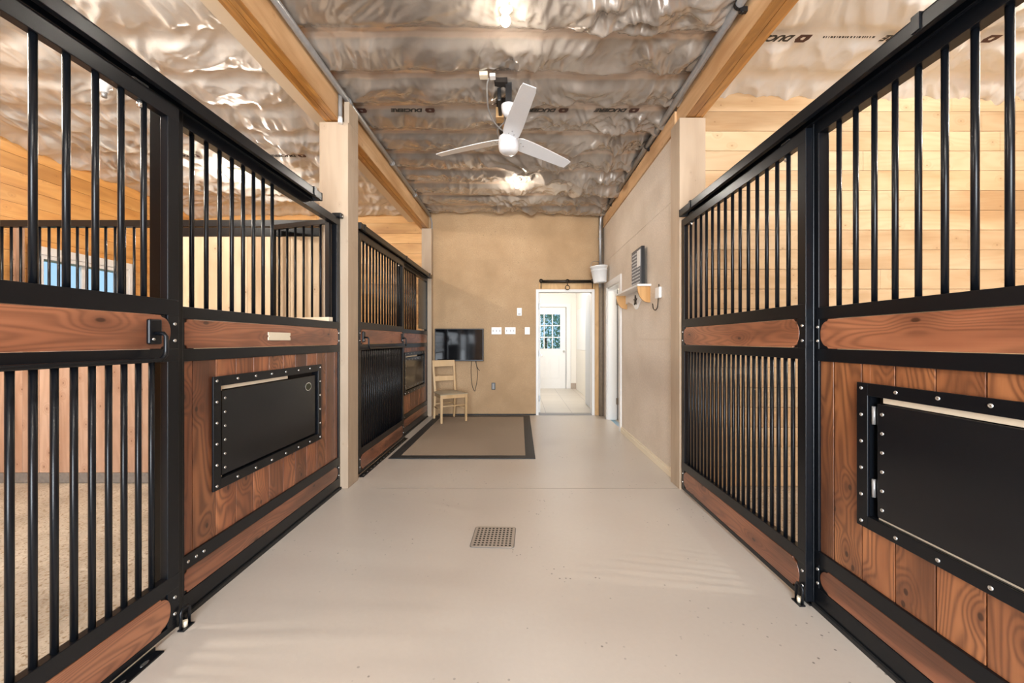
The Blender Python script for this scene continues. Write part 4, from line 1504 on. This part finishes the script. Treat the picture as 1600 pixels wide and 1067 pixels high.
# seat cushion with soft crown
sm_ = MB(); N_ = 10; vs = []; fs = []
for j in range(N_ + 1):
    v = -1 + 2 * j / N_
    hwid = (FW + 0.022) * (1 - (v + 1) / 2) + (BW_ + 0.022) * (v + 1) / 2
    for i in range(N_ + 1):
        u = -1 + 2 * i / N_
        zz = 0.438 + 0.024 * (1 - abs(u) ** 4) * (1 - abs(v) ** 4)
        vs.append(cpt(u * hwid, v * (DD + 0.025), zz))
for j in range(N_):
    for i in range(N_):
        k = j * (N_ + 1) + i
        fs.append((k, k + 1, k + N_ + 2, k + N_ + 1))
sm_.add(vs, fs, True)
m2 = MB()
ring = [i for i in range(N_ + 1)] + [(N_ + 1) * j + N_ for j in range(1, N_ + 1)] + [(N_ + 1) * N_ + i for i in range(N_ - 1, -1, -1)] + [(N_ + 1) * j for j in range(N_ - 1, 0, -1)]
lo = [(*vs[i][:2], 0.430) for i in ring]; hi = [vs[i] for i in ring]; n = len(ring)
sm_.add(lo + hi, [(i, (i + 1) % n, n + (i + 1) % n, n + i) for i in range(n)] + [tuple(range(n - 1, -1, -1))], False)
sm_.build('seat', M_SEAT, t)
for z0, z1, nm in ((0.825, 0.925, 'top_slat'), (0.60, 0.675, 'middle_slat')):
    m = MB(); K = 8; vs = []
    for i in range(K + 1):
        u = -1 + 2 * i / K
        for z in (z0, z1):
            yb = DD + 0.075 * (z - 0.44) / 0.485 + 0.018 * (1 - u * u)
            for off in (-0.007, 0.007):
                vs.append(cpt(u * BW_, yb + off, z))
    fs = []
    for i in range(K):
        a = i * 4; b = a + 4
        fs += [(a, b, b + 2, a + 2), (a + 1, a + 3, b + 3, b + 1), (a, a + 1, b + 1, b), (a + 2, b + 2, b + 3, a + 3)]
    fs += [(0, 2, 3, 1), (4 * K, 4 * K + 1, 4 * K + 3, 4 * K + 2)]
    m.add(vs, fs).build(nm, M_CHAIR, t, bevel=0.003, fix=True)
m = MB(); m.cyl(cpt(-FW, -DD, 0.26), cpt(FW, -DD, 0.26), 0.010).build('stretcher', M_CHAIR, t)
for sx in (-1, 1):
    m = MB(); m.cyl(cpt(sx * FW, -DD, 0.20), cpt(sx * BW_, DD + 0.02, 0.20), 0.010).build('stretcher', M_CHAIR, t)
m = MB(); m.cyl(cpt(-BW_, DD + 0.02, 0.24), cpt(BW_, DD + 0.02, 0.24), 0.010).build('stretcher', M_CHAIR, t)

# far wall plates
def wx(px): return (px - 812) * 6.6 / 620
def wz(py): return 1.24 + (532 - py) * 6.6 / 620


def plate(px0, px1, py0, py1, label, kind, name='switch_plate', cat='switch', n=3, mat=None, group=None):
    x0, x1, z0, z1 = wx(px0), wx(px1), wz(py1), wz(py0)
    t = thing(name, label, cat, ((x0 + x1) / 2, YF, z0), group)
    MB().box(x0, x1, YF - 0.008, YF, z0, z1).build('cover', mat or M_WHITEP, t, bevel=0.003)
    if kind == 'toggle':
        for i in range(n):
            cx = x0 + (x1 - x0) * (i + 0.5) / n
            zc = (z0 + z1) / 2
            MB().box(cx - 0.006, cx + 0.006, YF - 0.0095, YF - 0.008, zc - 0.014, zc + 0.014).box(cx - 0.004, cx + 0.004, YF - 0.018, YF - 0.009, zc, zc + 0.010).build('toggle', M_GREYP, t)
    elif kind == 'rocker':
        zc = (z0 + z1) / 2; cx = (x0 + x1) / 2
        MB().box(cx - 0.015, cx + 0.015, YF - 0.012, YF - 0.008, zc - 0.033, zc + 0.033).build('rocker', M_WHITEP, t, bevel=0.002)
    elif kind == 'outlet':
        zc = (z0 + z1) / 2; cx = (x0 + x1) / 2
        MB().box(cx - 0.017, cx + 0.017, YF - 0.012, YF - 0.008, zc - 0.045, zc + 0.045).build('receptacle', M_GREYP, t, bevel=0.002)
    elif kind == 'thermo':
        zc = (z0 + z1) / 2; cx = (x0 + x1) / 2
        MB().box(cx - 0.022, cx + 0.022, YF - 0.012, YF - 0.008, z0 + 0.02, z0 + 0.035).build('display', M_GREYP, t)
    return t


plate(767.9, 783.6, 511.3, 522.4, 'white triple switch plate nearer the television', 'toggle', group='triple switch plates')
plate(789, 805.5, 511.3, 522.2, 'white triple switch plate left of the narrow single one', 'toggle', group='triple switch plates')
plate(820, 827.8, 511.2, 522.5, 'narrow white single switch plate beside the far doorway', 'rocker')
plate(807.8, 815.2, 481.2, 493.3, 'small white thermostat on the far wall above the switches', 'thermo', 'thermostat', 'thermostat')
plate(768, 774, 597.8, 608.8, 'black wall outlet low on the far wall right of the chair', 'outlet', 'wall_outlet', 'outlet', mat=M_BLACKP)

# blanket bar over the doorway
t = thing('blanket_bar', 'dark bronze bar mounted across the top of the far doorway', 'bar', (wx(884), YF - 0.05, wz(441)))
MB().cyl((wx(843.5), YF - 0.06, wz(440.5)), (wx(926), YF - 0.06, wz(440.5)), 0.024, 14).build('rod', M_BRONZE, t)
for px in (845, 924.5):
    MB().lathe([(0, 0), (0.032, 0.002), (0.032, 0.012), (0, 0.014)], (wx(px), YF - 0.09, wz(440)), 16, (0, -1, 0)).cyl((wx(px), YF - 0.09, wz(440)), (wx(px), YF - 0.0, wz(440)), 0.010).tube([(wx(px), YF - 0.07, wz(440)), (wx(px), YF - 0.07, wz(451.5))], 0.007, 8).build('bracket', M_BRONZE, t)
t = thing('hanging_ring', 'small iron ring hanging from the bar over the far doorway', 'ring', (wx(885.6), YF - 0.09, wz(450.5)))
MB().tube([(wx(885.6) + 0.036 * math.cos(a), YF - 0.095, wz(450.5) + 0.036 * math.sin(a)) for a in [2 * math.pi * k / 20 for k in range(20)]], 0.006, 8, True).build('loop', M_BRONZE, t)
MB().tube([(wx(885.6), YF - 0.095, wz(447)), (wx(885.6), YF - 0.095, wz(438))], 0.005, 8).lathe([(0, 0), (0.03, 0), (0.03, 0.008), (0, 0.01)], (wx(885.6), YF - 0.085, wz(440)), 14, (0, -1, 0)).build('strap', M_BRONZE, t)

# pipes in the far right corner
o = MB().cyl((1.338, 6.53, 0), (1.338, 6.53, 3.32), 0.036, 16).build('corner_pipe', M_BROWNP)
tag(o, 'grey brown vertical pipe in the far right corner behind the bucket', 'pipe')
t = thing('corner_conduit', 'slim grey conduit running down the far right corner to the bucket', 'conduit', (1.30, 6.44, 2.1))
MB().tube([(1.345, 6.36, 3.285), (1.338, 6.42, 3.275), (1.318, 6.45, 3.23), (1.31, 6.455, 3.1), (1.31, 6.455, 2.1)], 0.022, 12).build('pipe', M_GALV, t)
for z in (2.45, 2.9):
    MB().lathe([(0.026, -0.012), (0.026, 0.012)], (1.31, 6.455, z), 12).box(1.28, 1.345, 6.47, 6.485, z - 0.01, z + 0.01).build('clip', M_GALV, t)

# bucket hung from the corner
BU = Vector((1.225, 6.15, 1.0))
zb0, zb1 = 1.24 + (532 - 441.5) * 6.15 / 620, 1.24 + (532 - 416) * 6.15 / 620
t = thing('bucket', 'white plastic bucket hung on wire in the far right corner', 'bucket', (1.225, 6.15, zb0))
axv = Vector((-0.08, 0.0, 1)).normalized()
hb = (zb1 - zb0)
MB().lathe([(0, 0), (0.095, 0), (0.10, 0.006), (0.128, hb - 0.02), (0.134, hb - 0.02), (0.135, hb), (0.127, hb), (0.096, 0.012), (0, 0.012)], (1.245, 6.15, zb0), 28, axv).build('tub', M_WHITEP, t)
MB().lathe([(0.122, hb * 0.72), (0.127, hb * 0.72), (0.128, hb * 0.76), (0.123, hb * 0.76)], (1.245, 6.15, zb0), 28, axv).build('rim_band', M_WHITEP, t)
MB().tube(curve_pts([(1.10, 6.15, zb1 - 0.01), (1.12, 6.17, zb1 + 0.06), (1.19, 6.25, zb1 + 0.10), (1.30, 6.40, zb1 + 0.115), (1.345, 6.36, zb1 + 0.06), (1.355, 6.20, zb1)]), 0.004, 8).build('wire_handle', M_GALV, t)

# conduits under the ceiling
t = thing('ceiling_conduit', 'long grey conduit under the ceiling along the left beam', 'conduit', (-1.465, 3.3, 3.29), 'ceiling conduits')
MB().cyl((-1.475, 0.6, 3.292), (-1.475, 6.53, 3.292), 0.024, 14).build('pipe', M_GALV, t)
for y in (3.42, 4.6, 5.6):
    MB().cyl((-1.475, y - 0.02, 3.292), (-1.475, y + 0.02, 3.292), 0.030, 14).build('coupling', M_GALV, t)
MB().tube([(-1.475, 6.53, 3.292), (-1.472, 6.56, 3.27), (-1.455, 6.575, 3.2), (-1.452, 6.58, 2.3)], 0.012, 10).build('drop_pipe', M_GREYP, t)
t = thing('post_conduit', 'short dark conduit stub dropping to the top of the left timber post', 'conduit', (-1.50, 3.29, 3.07))
MB().cyl((-1.492, 3.30, 3.09), (-1.492, 3.30, 3.29), 0.016, 12).build('pipe', M_GREYP, t)
MB().cyl((-1.492, 3.30, 3.045), (-1.492, 3.30, 3.095), 0.019, 12).build('end_bushing', M_WHITEP, t)

t = thing('ceiling_conduit', 'long grey conduit under the ceiling along the right beam', 'conduit', (1.34, 3.3, 3.29), 'ceiling conduits')
MB().cyl((1.337, 0.6, 3.29), (1.345, 6.36, 3.285), 0.027, 14).build('pipe', M_GALV, t)
for y in (2.42, 4.18, 5.9):
    m = MB().lathe([(0.031, -0.012), (0.031, 0.012)], (1.34, y, 3.289), 14, (0, 1, 0))
    m.box(1.34, 1.392, y - 0.012, y + 0.012, 3.24, 3.27).cyl((1.36, y, 3.235), (1.36, y, 3.29), 0.010, 8)
    m.build('clamp', M_BLACKP, t)

# wall shelf with star bracket
SHX0, SHX1, SHY0, SHY1, SHZ = 1.235, WXR, 4.16, 5.15, 1.825
t = thing('wall_shelf', 'honey brown and white bracket shelf with dark star on the right wall', 'shelf', (WXR, 4.65, 1.6))
MB().box(SHX0, SHX1, SHY0, SHY1, SHZ - 0.012, SHZ + 0.010).build('board', M_WHITE, t, bevel=0.003)
for y in (SHY0 + 0.03, SHY1 - 0.05):
    poly = [(SHX1, SHZ - 0.012), (SHX0 + 0.01, SHZ - 0.012)] + [(SHX1 - 0.02 - 0.115 * math.cos(a) * (1 - 0.0), SHZ - 0.012 - 0.17 * math.sin(a)) for a in [R90 * k / 8 for k in range(1, 9)]] + [(SHX1, SHZ - 0.182)]
    MB().prism(poly, lambda u, v, tt: (u, tt, v), y, y + 0.022).build('bracket', M_SHELFW, t, fix=True)
yc = (SHY0 + SHY1) / 2
poly = [(SHY0 + 0.05, SHZ - 0.012), (SHY0 + 0.05, SHZ - 0.12)]
for k in range(0, 21):
    u = k / 20
    y = SHY0 + 0.05 + (SHY1 - SHY0 - 0.10) * u
    d_ = 0.12 + 0.10 * math.exp(-((u - 0.5) / 0.16) ** 2) - 0.015 * math.sin(u * math.pi * 4) ** 2
    poly.append((y, SHZ - d_))
poly += [(SHY1 - 0.05, SHZ - 0.12), (SHY1 - 0.05, SHZ - 0.012)]
MB().prism(poly, lambda u, v, tt: (tt, u, v), SHX1 - 0.018, SHX1 - 0.001).build('apron', M_WHITE, t, fix=True)
st = []
for k in range(10):
    r = 0.062 if k % 2 == 0 else 0.024
    a = math.pi / 2 + k * math.pi / 5
    st.append((yc + r * math.cos(a), SHZ - 0.115 + r * math.sin(a)))
MB().prism(st, lambda u, v, tt: (tt, u, v), SHX1 - 0.030, SHX1 - 0.018).build('star', M_BRONZE, t, fix=True)

# letter board standing on the shelf
t = thing('letter_board', 'grey letter board in a dark frame standing on the wall shelf', 'sign', (1.34, 4.45, SHZ + 0.01))
lx = 1.315
by0, by1, bz0, bz1 = 4.285, 4.66, SHZ + 0.010, 2.265
MB().box(lx, lx + 0.035, by0, by1, bz0, bz1).build('frame', M_BLACKP, t, bevel=0.002)
MB().box(lx - 0.003, lx, by0 + 0.012, by1 - 0.012, bz0 + 0.012, bz1 - 0.012).build('board', M_GREYSIGN, t)
rl = random.Random(4)
m = MB()
for i in range(10):
    z = bz0 + 0.04 + i * 0.037
    y = by0 + 0.05
    if i >= 6: y = by0 + 0.17
    while y < by1 - 0.05:
        wl = rl.uniform(0.015, 0.05)
        m.box(lx - 0.0045, lx - 0.003, y, y + wl, z, z + 0.016)
        y += wl + 0.012
m.build('lettering', M_LETTERS, t)
MB().box(lx - 0.005, lx - 0.003, by0 + 0.03, by0 + 0.15, bz1 - 0.21, bz1 - 0.03).build('note', M_WHITEP, t)

# white device with a wire hook
t = thing('wall_hook', 'small white wall box with a curved wire hook right of the shelf', 'hook', (WXR, 3.91, 1.5))
MB().box(WXR - 0.030, WXR - 0.001, 3.845, 3.965, 1.655, 1.765).build('body', M_WHITEP, t, bevel=0.008)
MB().cyl((WXR - 0.012, 3.90, 1.76), (WXR - 0.012, 3.90, 1.795), 0.004, 8).build('pin', M_BRONZE, t)
pts = [(WXR - 0.015, 3.91, 1.66), (WXR - 0.018, 3.91, 1.60)]
pts += [(WXR - 0.018 - 0.01 * k / 8, 3.91 + 0.06 * (1 - math.cos(math.pi * k / 8)), 1.60 - 0.055 * math.sin(math.pi * k / 8) ** 0.8) for k in range(1, 9)]
pts.append((WXR - 0.030, 4.035, 1.615))
MB().tube(pts, 0.005, 8).build('wire', M_BRONZE, t)

# ceiling fan
FX, FY, FZ = -0.09, 3.25, 2.835
t = thing('ceiling_fan', 'white three blade ceiling fan hanging over the aisle', 'fan', (FX, FY, FZ))
MB().lathe([(0, -0.065), (0.035, -0.066), (0.062, -0.058), (0.078, -0.040), (0.084, -0.012), (0.084, 0.028), (0.079, 0.034), (0.084, 0.040), (0.082, 0.062), (0.060, 0.082), (0.025, 0.092), (0, 0.093)], (FX, FY, FZ), 36).build('motor_housing', M_FAN, t)
MB().cyl((FX, FY, FZ + 0.085), (FX, FY, 3.10), 0.012, 12).build('downrod', M_FAN, t)
MB().lathe([(0.0, 0), (0.03, 0.0), (0.055, 0.03), (0.062, 0.075), (0.062, 0.085)], (FX, FY, 3.075), 24).build('canopy', M_FAN, t)
for ang, R_ in ((38, 0.67), (160, 0.66), (-78, 0.74)):
    a = math.radians(ang)
    er = Vector((math.cos(a), math.sin(a), 0)); et = Vector((-math.sin(a), math.cos(a), 0))
    pitch = math.radians(-13)
    m = MB(); K = 14; vs = []
    for i in range(K + 1):
        u = i / K
        r = 0.055 + (R_ - 0.055) * u
        hwd = 0.066 + 0.012 * math.sin(min(1, u * 3) * R90) - 0.026 * u
        if i == K: hwd *= 0.86
        if i == 0: hwd *= 0.75
        zc = FZ + 0.046 - 0.018 * u * u
        for sgn in (-1, 1):
            for dz_ in (-0.003, 0.003):
                p = Vector((FX, FY, zc)) + er * r + et * (sgn * hwd * math.cos(pitch)) + Vector((0, 0, sgn * hwd * math.sin(pitch) + dz_))
                vs.append(p)
    fs = []
    for i in range(K):
        A_ = i * 4; B_ = A_ + 4
        fs += [(A_, A_ + 2, B_ + 2, B_), (A_ + 1, B_ + 1, B_ + 3, A_ + 3), (A_, B_, B_ + 1, A_ + 1), (A_ + 2, A_ + 3, B_ + 3, B_ + 2)]
    fs += [(0, 1, 3, 2), (4 * K, 4 * K + 2, 4 * K + 3, 4 * K + 1)]
    bl = m.add(vs, fs).build('blade', M_FAN, t, bevel=0.001, fix=True)
    for (rr, tt_) in ((0.11, -0.02), (0.11, 0.022), (0.15, 0.0)):
        p = Vector((FX, FY, FZ + 0.0405)) + er * rr + et * tt_ + Vector((0, 0, tt_ * math.tan(pitch)))
        MB().cyl(p, p - Vector((0, 0, 0.003)), 0.005, 8).build('screw', M_GALV, bl)

# mounting bits above the fan
t = thing('fan_mounting_block', 'raw wood block and dark box where the fan is fixed above', 'mounting block', (FX, 3.45, 3.2))
MB().box(-0.205, -0.10, 3.20, 4.02, 3.325, 3.37).build('recess_shade', M_DARK, t)  # near-black slab stands in for the shaded opening in the sheeting
MB().box(-0.185, -0.155, 3.27, 3.60, 3.22, 3.345).build('control_box', M_BLACKP, t, bevel=0.004)
MB().box(-0.21, -0.14, 3.50, 3.60, 3.21, 3.30).build('wood_block', M_FRAMEW, t, bevel=0.003)
MB().box(-0.115, -0.065, 3.225, 3.275, 3.155, 3.34).build('mounting_stem', M_BLACKP, t)
MB().box(-0.16, -0.10, 3.62, 3.92, 3.24, 3.30).build('lower_wood_block', M_FRAMEW, t, bevel=0.003)
t = thing('cable_coil', 'bundle of grey cable looped beside the fan rod', 'cable', (-0.12, 3.4, 3.2))
for k in range(4):
    m = MB()
    pts = []
    for i in range(28):
        a = 2 * math.pi * i / 28
        pts.append((-0.118 + 0.006 * k + 0.010 * math.cos(a), 3.46 + 0.15 * math.sin(a) + 0.006 * k, 3.20 + 0.085 * math.cos(a) - 0.004 * k))
    m.tube(pts, 0.0075, 8, True).build('loop', M_GREYP, t)
t = thing('ceiling_junction', 'small white ceiling box with a dangling grey cable near the fan', 'junction box', (-0.25, 3.12, 3.33))
MB().box(-0.315, -0.25, 3.085, 3.145, 3.305, 3.34).build('box', M_IVORY, t, bevel=0.004)
MB().box(-0.235, -0.19, 3.09, 3.14, 3.30, 3.325).build('connector', M_WHITEP, t, bevel=0.003)
pts = [(-0.245, 3.12, 3.30), (-0.26, 3.16, 3.27), (-0.265, 3.25, 3.22), (-0.262, 3.36, 3.19), (-0.23, 3.47, 3.16), (-0.17, 3.55, 3.13), (-0.12, 3.58, 3.12), (-0.13, 3.66, 3.11), (-0.19, 3.66, 3.12), (-0.20, 3.58, 3.14), (-0.15, 3.52, 3.16), (-0.11, 3.50, 3.2)]
MB().tube(curve_pts(pts), 0.006, 8).build('cable', M_GREYP, t)

# light bulbs
for i, (bx_, by_, pw_, vis) in enumerate(BULBS):
    ring = bx_ < -1 or bx_ > 1
    zt = H - 0.035 - (0.02 if ring else 0)
    labels = ['bare lit bulb on the aisle ceiling at the top edge of the photo', 'bare lit bulb on the aisle ceiling beyond the fan', None, 'bare lit bulb in a round holder above the far left stall', None, None, None]
    point('bulb_light', (bx_, by_, zt - 0.115), pw_, BULB_C, 0.14 if i == 4 else 0.03)
    if not vis:
        continue
    t = thing('light_bulb', labels[i], 'light bulb', (bx_, by_, zt), 'bare ceiling bulbs')
    if ring:
        MB().lathe([(0.115, 0.012), (0.12, 0.0), (0.11, -0.012), (0.04, -0.018), (0.0, -0.018)], (bx_, by_, zt), 24).build('holder', M_IVORY, t)
    else:
        MB().lathe([(0.058, 0.02), (0.058, -0.004), (0.045, -0.02), (0.024, -0.035), (0.0, -0.036)], (bx_, by_, zt), 24).build('holder', M_WHITEP, t)
    pr = [(0.014, -0.03), (0.016, -0.05), (0.026, -0.07)] + [(0.032 * math.cos(a), -0.092 - 0.032 * math.sin(a)) for a in [R90 * k / 5 - 0.3 for k in range(0, 6)]] + [(0.0, -0.122)]
    ob = MB().lathe(pr, (bx_, by_, zt), 18).build('glass_bulb', M_BULB, t)
    ob.visible_shadow = True
# unseen point light added to brighten the hall, no lamp modelled
point('hall_fill', (0.3, 8.4, 2.45), HALL_FILL, (1.0, 0.95, 0.88), 0.12)
point('side_room_light', (2.1, 5.9, 2.2), 14, (1.0, 0.95, 0.88), 0.08)

# empty lamp socket over the near left stall
t = thing('lamp_socket', 'small white empty lamp socket on the plastic over the near left stall', 'socket', (-3.35, 3.2, 3.30))
MB().lathe([(0.05, 0.02), (0.05, -0.02), (0.028, -0.03), (0.028, -0.06), (0.0, -0.06)], (-3.35, 3.2, 3.30), 18).build('base', M_WHITEP, t)
MB().cyl((-3.35, 3.2, 3.20), (-3.35, 3.2, 3.245), 0.018, 12).build('collar', M_GALV, t)

# printed lettering on the plastic sheeting
def sheet_text(body, x, y, z, size, ceil_name, mat=None, shear=0.3, rot=0.0):
    c = bpy.data.curves.new('printed_lettering', 'FONT')
    c.body = body
    c.size = size
    c.shear = shear
    c.offset = size * 0.05
    c.extrude = 0.0006
    c.align_x = 'LEFT'
    o = bpy.data.objects.new('printed_lettering', c)
    COL.objects.link(o)
    o.rotation_euler = (0, math.pi, rot)
    o.location = (x, y, z)
    c.materials.append(mat or M_INK)
    o.parent = bpy.data.objects[ceil_name]
    return o


def sheet_logo(x, y, z, s, ceil_name):
    """Rounded D block; x is its image-right edge, running towards image left."""
    m = MB()
    out = [(x, y), (x - s * 1.15, y), (x - s * 1.35, y + s * 0.55), (x - s * 1.15, y + s), (x - s * 0.25, y + s), (x, y + s * 0.6)]
    inn = [(x - s * 0.48, y + s * 0.32), (x - s * 0.75, y + s * 0.32), (x - s * 0.88, y + s * 0.5), (x - s * 0.75, y + s * 0.68), (x - s * 0.52, y + s * 0.68), (x - s * 0.48, y + s * 0.5)]
    vs = [(a, b, z) for a, b in out] + [(a, b, z) for a, b in inn]
    m.add(vs, [(i, (i + 1) % 6, 6 + (i + 1) % 6, 6 + i) for i in range(6)])
    o = m.build('printed_logo', M_INKR, bpy.data.objects[ceil_name])
    return o


def strip(ceil_name, xr, y, z, s, n, pitch):
    """n repeats of logo + word, starting at image-right x and running left."""
    for k in range(n):
        x = xr - k * pitch
        sheet_logo(x, y - s * 0.1, z, s * 0.95, ceil_name)
        sheet_text('DUCIERE', x - s * 1.55, y, z, s, ceil_name)


zt = H - 0.012
strip('ceiling.002', 2.00, 2.71, zt - 0.045, 0.075, 1, 1)
sheet_text('DUCIERE', 2.79, 2.71, zt - 0.045, 0.07, 'ceiling.002')
mk = MB()
rm = random.Random(9)
xm = 2.08
while xm < 2.42:
    wm = rm.uniform(0.006, 0.018)
    mk.add([(xm, 2.715, zt - 0.045), (xm + wm, 2.715, zt - 0.045), (xm + wm + 0.006, 2.733, zt - 0.045), (xm + 0.006, 2.733, zt - 0.045)], [(0, 1, 2, 3)])
    xm += wm + rm.uniform(0.004, 0.012)
mk.build('printed_marks', M_INK, bpy.data.objects['ceiling.002'])
sheet_logo(3.30, 2.705, zt - 0.045, 0.07, 'ceiling.002')
strip('ceiling', 0.44, 3.575, zt - 0.040, 0.07, 1, 1)
strip('ceiling', 1.08, 3.575, zt - 0.040, 0.07, 1, 1)
strip('ceiling', -0.77, 3.575, zt - 0.040, 0.07, 1, 1)
sheet_logo(-1.39, 3.57, zt - 0.040, 0.07, 'ceiling')
strip('ceiling.001', -2.40, 4.43, zt - 0.055, 0.07, 1, 1)
strip('ceiling.001', -3.60, 4.43, zt - 0.055, 0.07, 1, 1)
